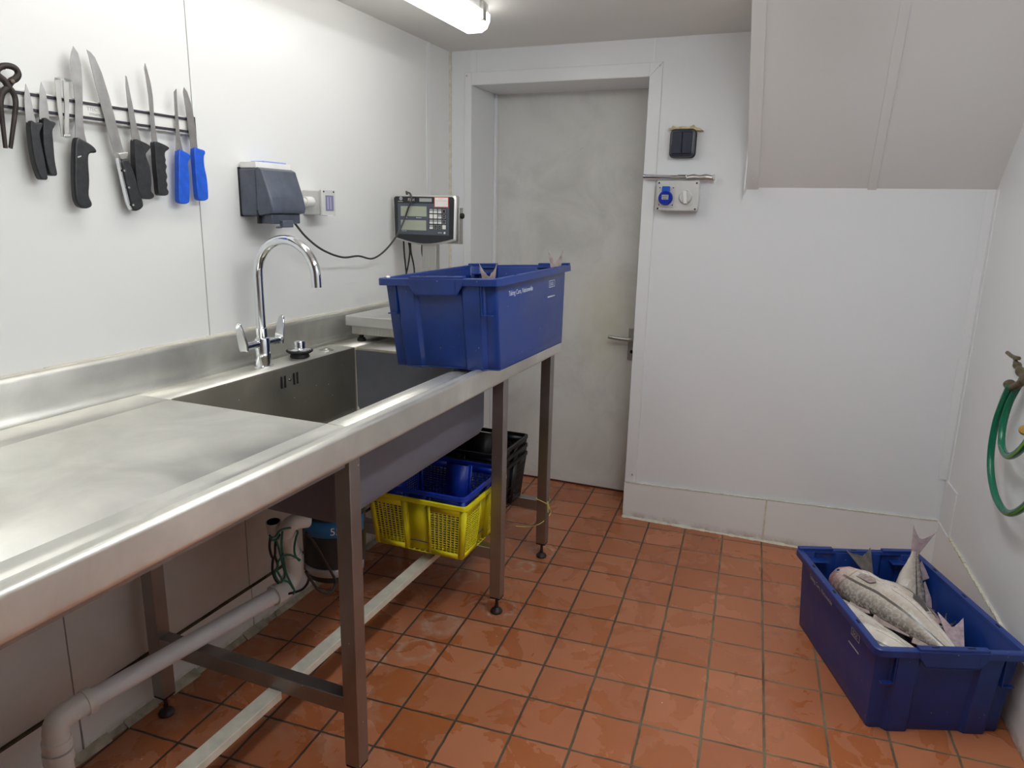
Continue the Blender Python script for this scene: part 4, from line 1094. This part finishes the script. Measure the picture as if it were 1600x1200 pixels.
fish(crateA, 'haddock in the bench crate with one ragged tail showing at the far corner', [(-.03, -.02, .06), (.07, .07, .08), (.13, .16, .10), (.158, .21, .15), (.160, .225, .20)], .045, .035, (0, -1, .2), finmat='fin', tl=.112, ts=.026, taildir=(.02, .0, 1), tside=(.9, .45, 0), eye=False, group=gA, notch=.42)
tag(MB().lathe((0, 0, 0), (0, 0, 1), [(.005, -.003), (.007, 0), (.005, .0025), (.002, .004), (0, .004)], 12).build('ice_lump', 'paper'), 'small white lump of ice on the near rim of the bench crate', 'ice').location = crateA.matrix_basis @ V3((-.155, -.272, CH+.004)) if False else world_matrix(crateA) @ V3((-.160, -.278, CH+.003))

# ------------------------------------------------------------------ perforated baskets
def basket(name, label, wt, lt, wb, lb, H_, mat, loc, group=None, handles=True, ncol=7, nrow=16):
    """wt,lt: rim size in x,y; each wall has two perforated fields around a plain recessed channel"""
    t = thing(name, label, 'basket', loc, group=group)
    m = MB()
    def patch(p00, p10, p11, p01, nc, nr):
        us = [0]; 
        for i in range(nc): us += [ (i+.16)/nc, (i+.86)/nc ]
        us.append(1); vs = [0]
        for i in range(nr): vs += [(i+.20)/nr, (i+.80)/nr]
        vs.append(1)
        Q = lambda u, v: (V3(p00)*(1-u)+V3(p10)*u)*(1-v)+(V3(p01)*(1-u)+V3(p11)*u)*v
        P = [Q(u, v) for v in vs for u in us]; K = len(us); fs = []
        for j in range(len(vs)-1):
            for i in range(K-1):
                if i % 2 == 1 and j % 2 == 1: continue
                fs.append((j*K+i, j*K+i+1, (j+1)*K+i+1, (j+1)*K+i))
        m.add(P, fs)
    def quad(a, b, c, d): m.add([a, b, c, d], [(0, 1, 2, 3)])
    zt = H_-.012
    def corner(z, sx, sy):
        u = z/H_; return V3((sx*(wb+(wt-wb)*u)/2*.97, sy*(lb+(lt-lb)*u)/2*.97, z))
    for (a, b) in (((-1, -1), (1, -1)), ((1, -1), (1, 1)), ((1, 1), (-1, 1)), ((-1, 1), (-1, -1))):
        A0, A1 = corner(0, *a), corner(0, *b); T0, T1 = corner(zt, *a), corner(zt, *b)
        d = (A1-A0).normalized(); nin = V3((-d.y, d.x, 0))*.014
        def pt(u, z, inn=0):
            k = z/zt; return (A0+(A1-A0)*u)*(1-k)+(T0+(T1-T0)*u)*k+nin*inn
        z0, z1 = .018, zt-.022
        fr = [0, .05, .350, .375, .625, .650, .95, 1]
        for (ua, ub, kind) in ((fr[0], fr[1], 's'), (fr[1], fr[2], 'p'), (fr[2], fr[3], 's'), (fr[4], fr[5], 's'), (fr[5], fr[6], 'p'), (fr[6], fr[7], 's')):
            if kind == 's': quad(pt(ua, 0), pt(ub, 0), pt(ub, zt), pt(ua, zt))
            else:
                quad(pt(ua, 0), pt(ub, 0), pt(ub, z0), pt(ua, z0)); quad(pt(ua, z1), pt(ub, z1), pt(ub, zt), pt(ua, zt))
                patch(pt(ua, z0), pt(ub, z0), pt(ub, z1), pt(ua, z1), ncol, nrow)
        ua, ub = fr[3], fr[4]
        quad(pt(ua, 0), pt(ua+.02, 0, 1), pt(ua+.02, zt, 1), pt(ua, zt)); quad(pt(ua+.02, 0, 1), pt(ub-.02, 0, 1), pt(ub-.02, zt, 1), pt(ua+.02, zt, 1)); quad(pt(ub-.02, 0, 1), pt(ub, 0), pt(ub, zt), pt(ub-.02, zt, 1))
    c = [corner(.0, sx, sy) for sx, sy in ((-1, -1), (1, -1), (1, 1), (-1, 1))]
    patch(c[0], c[1], c[2], c[3], 16, 16)
    m.build('basket_wall', mat, t, solid=.0018, off=0, smooth=30)
    def rr(w, l, z, r=.016): return [(a, b, z) for a, b in rrect(w, l, r, 4)]
    MB().loft([rr(wt*.965, lt*.965, H_-.014), rr(wt*.955, lt*.955, H_), rr(wt*.97, lt*.97, H_+.002), rr(wt, lt, H_), rr(wt, lt, H_-.012), rr(wt*.985, lt*.985, H_-.014)], closed=True).build('rim', mat, t, smooth=50)
    return t
basket('vegetable_basket', 'bright yellow perforated basket under the sink, holding a blue one', .362, .335, .325, .298, .186, 'yellow', (.449, 2.003, .2385))
basket('vegetable_basket', 'blue perforated basket nested inside the yellow one under the sink', .346, .319, .306, .279, .183, 'bluebasket', (.449, 2.003, .2680))
g3 = 'black baskets nested under the far end of the bench'
kb = basket('vegetable_basket', 'black perforated basket, lowest of the three nested under the bench end', .385, .285, .350, .250, .180, 'blackbasket', (.405, 2.312, .2385), g3, nrow=14)
for z, lab in ((.2705, 'black perforated basket, middle of the three nested under the bench end'), (.304, 'black perforated basket, uppermost of the three nested under the bench end')):
    k = copy_tree(kb); k.location.z = z; k['label'] = lab

# ------------------------------------------------------------------ waste disposer, pipes and strings under the sink
def disposer():
    c = V3((.345, 1.562, 0))
    t = thing('waste_disposer', 'black waste disposer with a blue band and silver label hanging under the sink', 'waste disposer', (c.x, c.y, .28))
    MB().lathe((c.x, c.y, 0), (0, 0, 1), [(0, .285), (.070, .286), (.080, .292), (.083, .305), (.087, .34), (.088, .40), (.087, .470), (.080, .480), (0, .48)], 40).build('motor_housing', 'black', t, world=True)
    MB().lathe((c.x, c.y, 0), (0, 0, 1), [(0, .445), (.088, .446), (.0895, .456), (.088, .495), (.080, .520), (.055, .55), (.045, .60), (.050, .628), (0, .628)], 40).build('grind_chamber', plain('dark_chamber', (.03, .035, .05), .4), t, world=True)
    def band(r, z0, z1, a0, a1, nm, mat, n=16):
        a = [(c.x+r*math.cos(a0+(a1-a0)*i/n), c.y+r*math.sin(a0+(a1-a0)*i/n), z0) for i in range(n+1)]; b = [(x, y, z1) for x, y, _ in a]
        return MB().add(a+b, [(i, i+1, n+2+i, n+1+i) for i in range(n)]).build(nm, mat, t, world=True, solid=.001, off=1)
    ang = math.atan2(CAM.y-c.y, CAM.x-c.x)
    band(.0905, .432, .478, ang-1.1, ang+1.1, 'blue_band', 'cyan')
    band(.0875, .312, .336, ang-1.5, ang+1.1, 'silver_label', 'silver')
    d = V3((math.cos(ang), math.sin(ang), 0)); xd = V3((-d.y, d.x, 0))
    text('lettering', '55+', .030, 'paper', t, frame(V3((c.x, c.y, .442))+d*.0925-xd*.012, xd, (0, 0, 1)))
    # power lead
    q = lambda px, py, x=.46: on('x', x, px, py)
    MB().tube([q(478, 832), q(492, 850), q(505, 872), q(517, 893), q(524, 908), q(520, 923), q(510, 927), q(498, 922), q(485, 905), q(478, 893)], .0035, 8, 6).build('power_lead', 'rubber', t, world=True)
    MB().tube([q(484, 900, .36), q(480, 912, .34), q(472, 921, .32), q(458, 926, .30), q(440, 930, .26)], .0035, 8, 6).build('power_lead', 'rubber', t, world=True)
disposer()
def waste():
    t = thing('waste_pipe', 'white plastic waste pipe with elbows running under the bench along the left wall', 'pipe', (.1, 1.25, .17))
    a = V3((.173, .889, .260)); b = V3((.261, 1.427, .272))
    d = (b-a).normalized()
    MB().cyl(a, b, .0222, n=28).build('pipe_run', 'pvccool', t, world=True)
    # near elbow turning down into the floor
    e = a-d*.045
    m = MB(); m.tube([a+d*.02, a-d*.005, e-V3((0, 0, .004)), e-d*.010-V3((0, 0, .022)), e-d*.012-V3((0, 0, .05))], .0255, 24, 6); m.cyl(a+d*.005, a+d*.022, .0288, n=24); m.build('elbow', 'pvc', t, world=True)
    f0 = e-d*.012-V3((0, 0, .045))
    m = MB(); m.cyl(f0, f0-V3((0, 0, .022)), .0285).cyl(f0-V3((0, 0, .026)), f0-V3((0, 0, .05)), .0298).cyl(f0-V3((0, 0, .05)), V3((f0.x, f0.y, .0)), .0255); m.build('floor_coupling', 'pvc', t, world=True)
    # far riser
    P = lambda px, py, x: on('x', x, px, py)
    c1 = b+d*.03
    m = MB(); m.tube([b-d*.02, b+d*.01, P(455, 903, .262), P(461, 888, .268), P(458, 868, .274)], .0255, 24, 6); m.cyl(b-d*.028, b-d*.008, .0288, n=24); m.build('elbow', 'pvc', t, world=True)
    m = MB(); m.tube([P(459, 880, .275), P(456, 862, .278), P(450, 845, .283), P(447, 832, .290), P(451, 822, .305), P(462, 815, .318), P(480, 812, .330)], .0215, 22, 6); m.cyl(P(459, 876, .275), P(456, 864, .277), .0258, n=22); m.cyl(P(449, 842, .283), P(447, 834, .287), .025, n=22); m.build('riser', 'pvc', t, world=True)
    m = MB(); m.tube([P(452, 858, .278), P(442, 850, .258), P(434, 838, .250), P(428, 818, .250)], .0152, 18, 6); m.cyl(P(430, 832, .250), P(427, 815, .250), .0198, n=22); m.build('branch_inlet', 'pvc', t, world=True)
    MB().cyl(P(427, 815.5, .250), P(426.8, 814, .250), .0170, n=22).build('inlet_mouth', 'hole', t, world=True)
waste()
def strings():
    P = lambda px, py, x=.315: on('x', x, px, py)
    t = thing('green_string', 'dark green string looped in a tangle around the waste pipe under the sink', 'string', P(440, 850))
    def px(L_, x=.315): return [P(400+a/8, 790+b/8, x) for a, b in L_]
    paths = [([(200, 400), (250, 380), (300, 310), (380, 285), (460, 280), (520, 330), (500, 400), (480, 520), (490, 620), (540, 690)], .322),
             ([(330, 320), (320, 500), (340, 650), (370, 820), (430, 960), (480, 1060), (460, 1110)], .318),
             ([(170, 370), (200, 430), (270, 410), (330, 300)], .290),
             ([(260, 800), (280, 700), (340, 630), (420, 615), (500, 650), (550, 680)], .322),
             ([(250, 420), (290, 560), (330, 720), (360, 880), (300, 960), (240, 870), (250, 800), (300, 880), (340, 930), (410, 960), (480, 1060)], .315)]
    for L_, x in paths: MB().tube(px(L_, x), .0028, 8, 6).build('string_loop', 'green', t, world=True)
    for L_, x in (([(180, 380), (170, 520), (200, 640), (235, 640), (240, 500), (250, 440)], .262), ([(215, 640), (205, 800), (240, 920), (280, 970)], .262), ([(240, 640), (270, 740), (250, 820)], .262)):
        MB().tube(px(L_, x), .0034, 8, 6).build('dark_cord', 'rubber', t, world=True)
strings()
def yellow_string():
    t = thing('yellow_string', 'thin yellow string tied round the farthest bench leg and trailing to the floor', 'string', (.67, 2.43, .22))
    z = .246
    p = [(.649, 2.409), (.693, 2.409), (.693, 2.453), (.649, 2.453), (.649, 2.409)]
    MB().tube([(x, y, z-.012*(i in (1, 2))) for i, (x, y) in enumerate(p)], .0014, 6, 1, smooth=False).build('knotted_loop', 'yellowstring', t, world=True)
    k = V3((.695, 2.411, .234))
    MB().tube([k, k+V3((.004, -.004, -.015)), k+V3((.006, -.006, -.034))], .0013, 6, 4).tube([k+V3((0, 0, .008)), k+V3((.006, -.004, .0)), k+V3((.010, -.006, -.02))], .0013, 6, 4).build('loose_end', 'yellowstring', t, world=True)
    q = [k, on('x', .69, 861, 800), on('x', .685, 852, 812), on('x', .67, 840, 820), on('x', .62, 824, 823), on('x', .58, 806, 822)]
    MB().tube(q, .0013, 6, 6).build('trailing_end', 'yellowstring', t, world=True)
yellow_string()
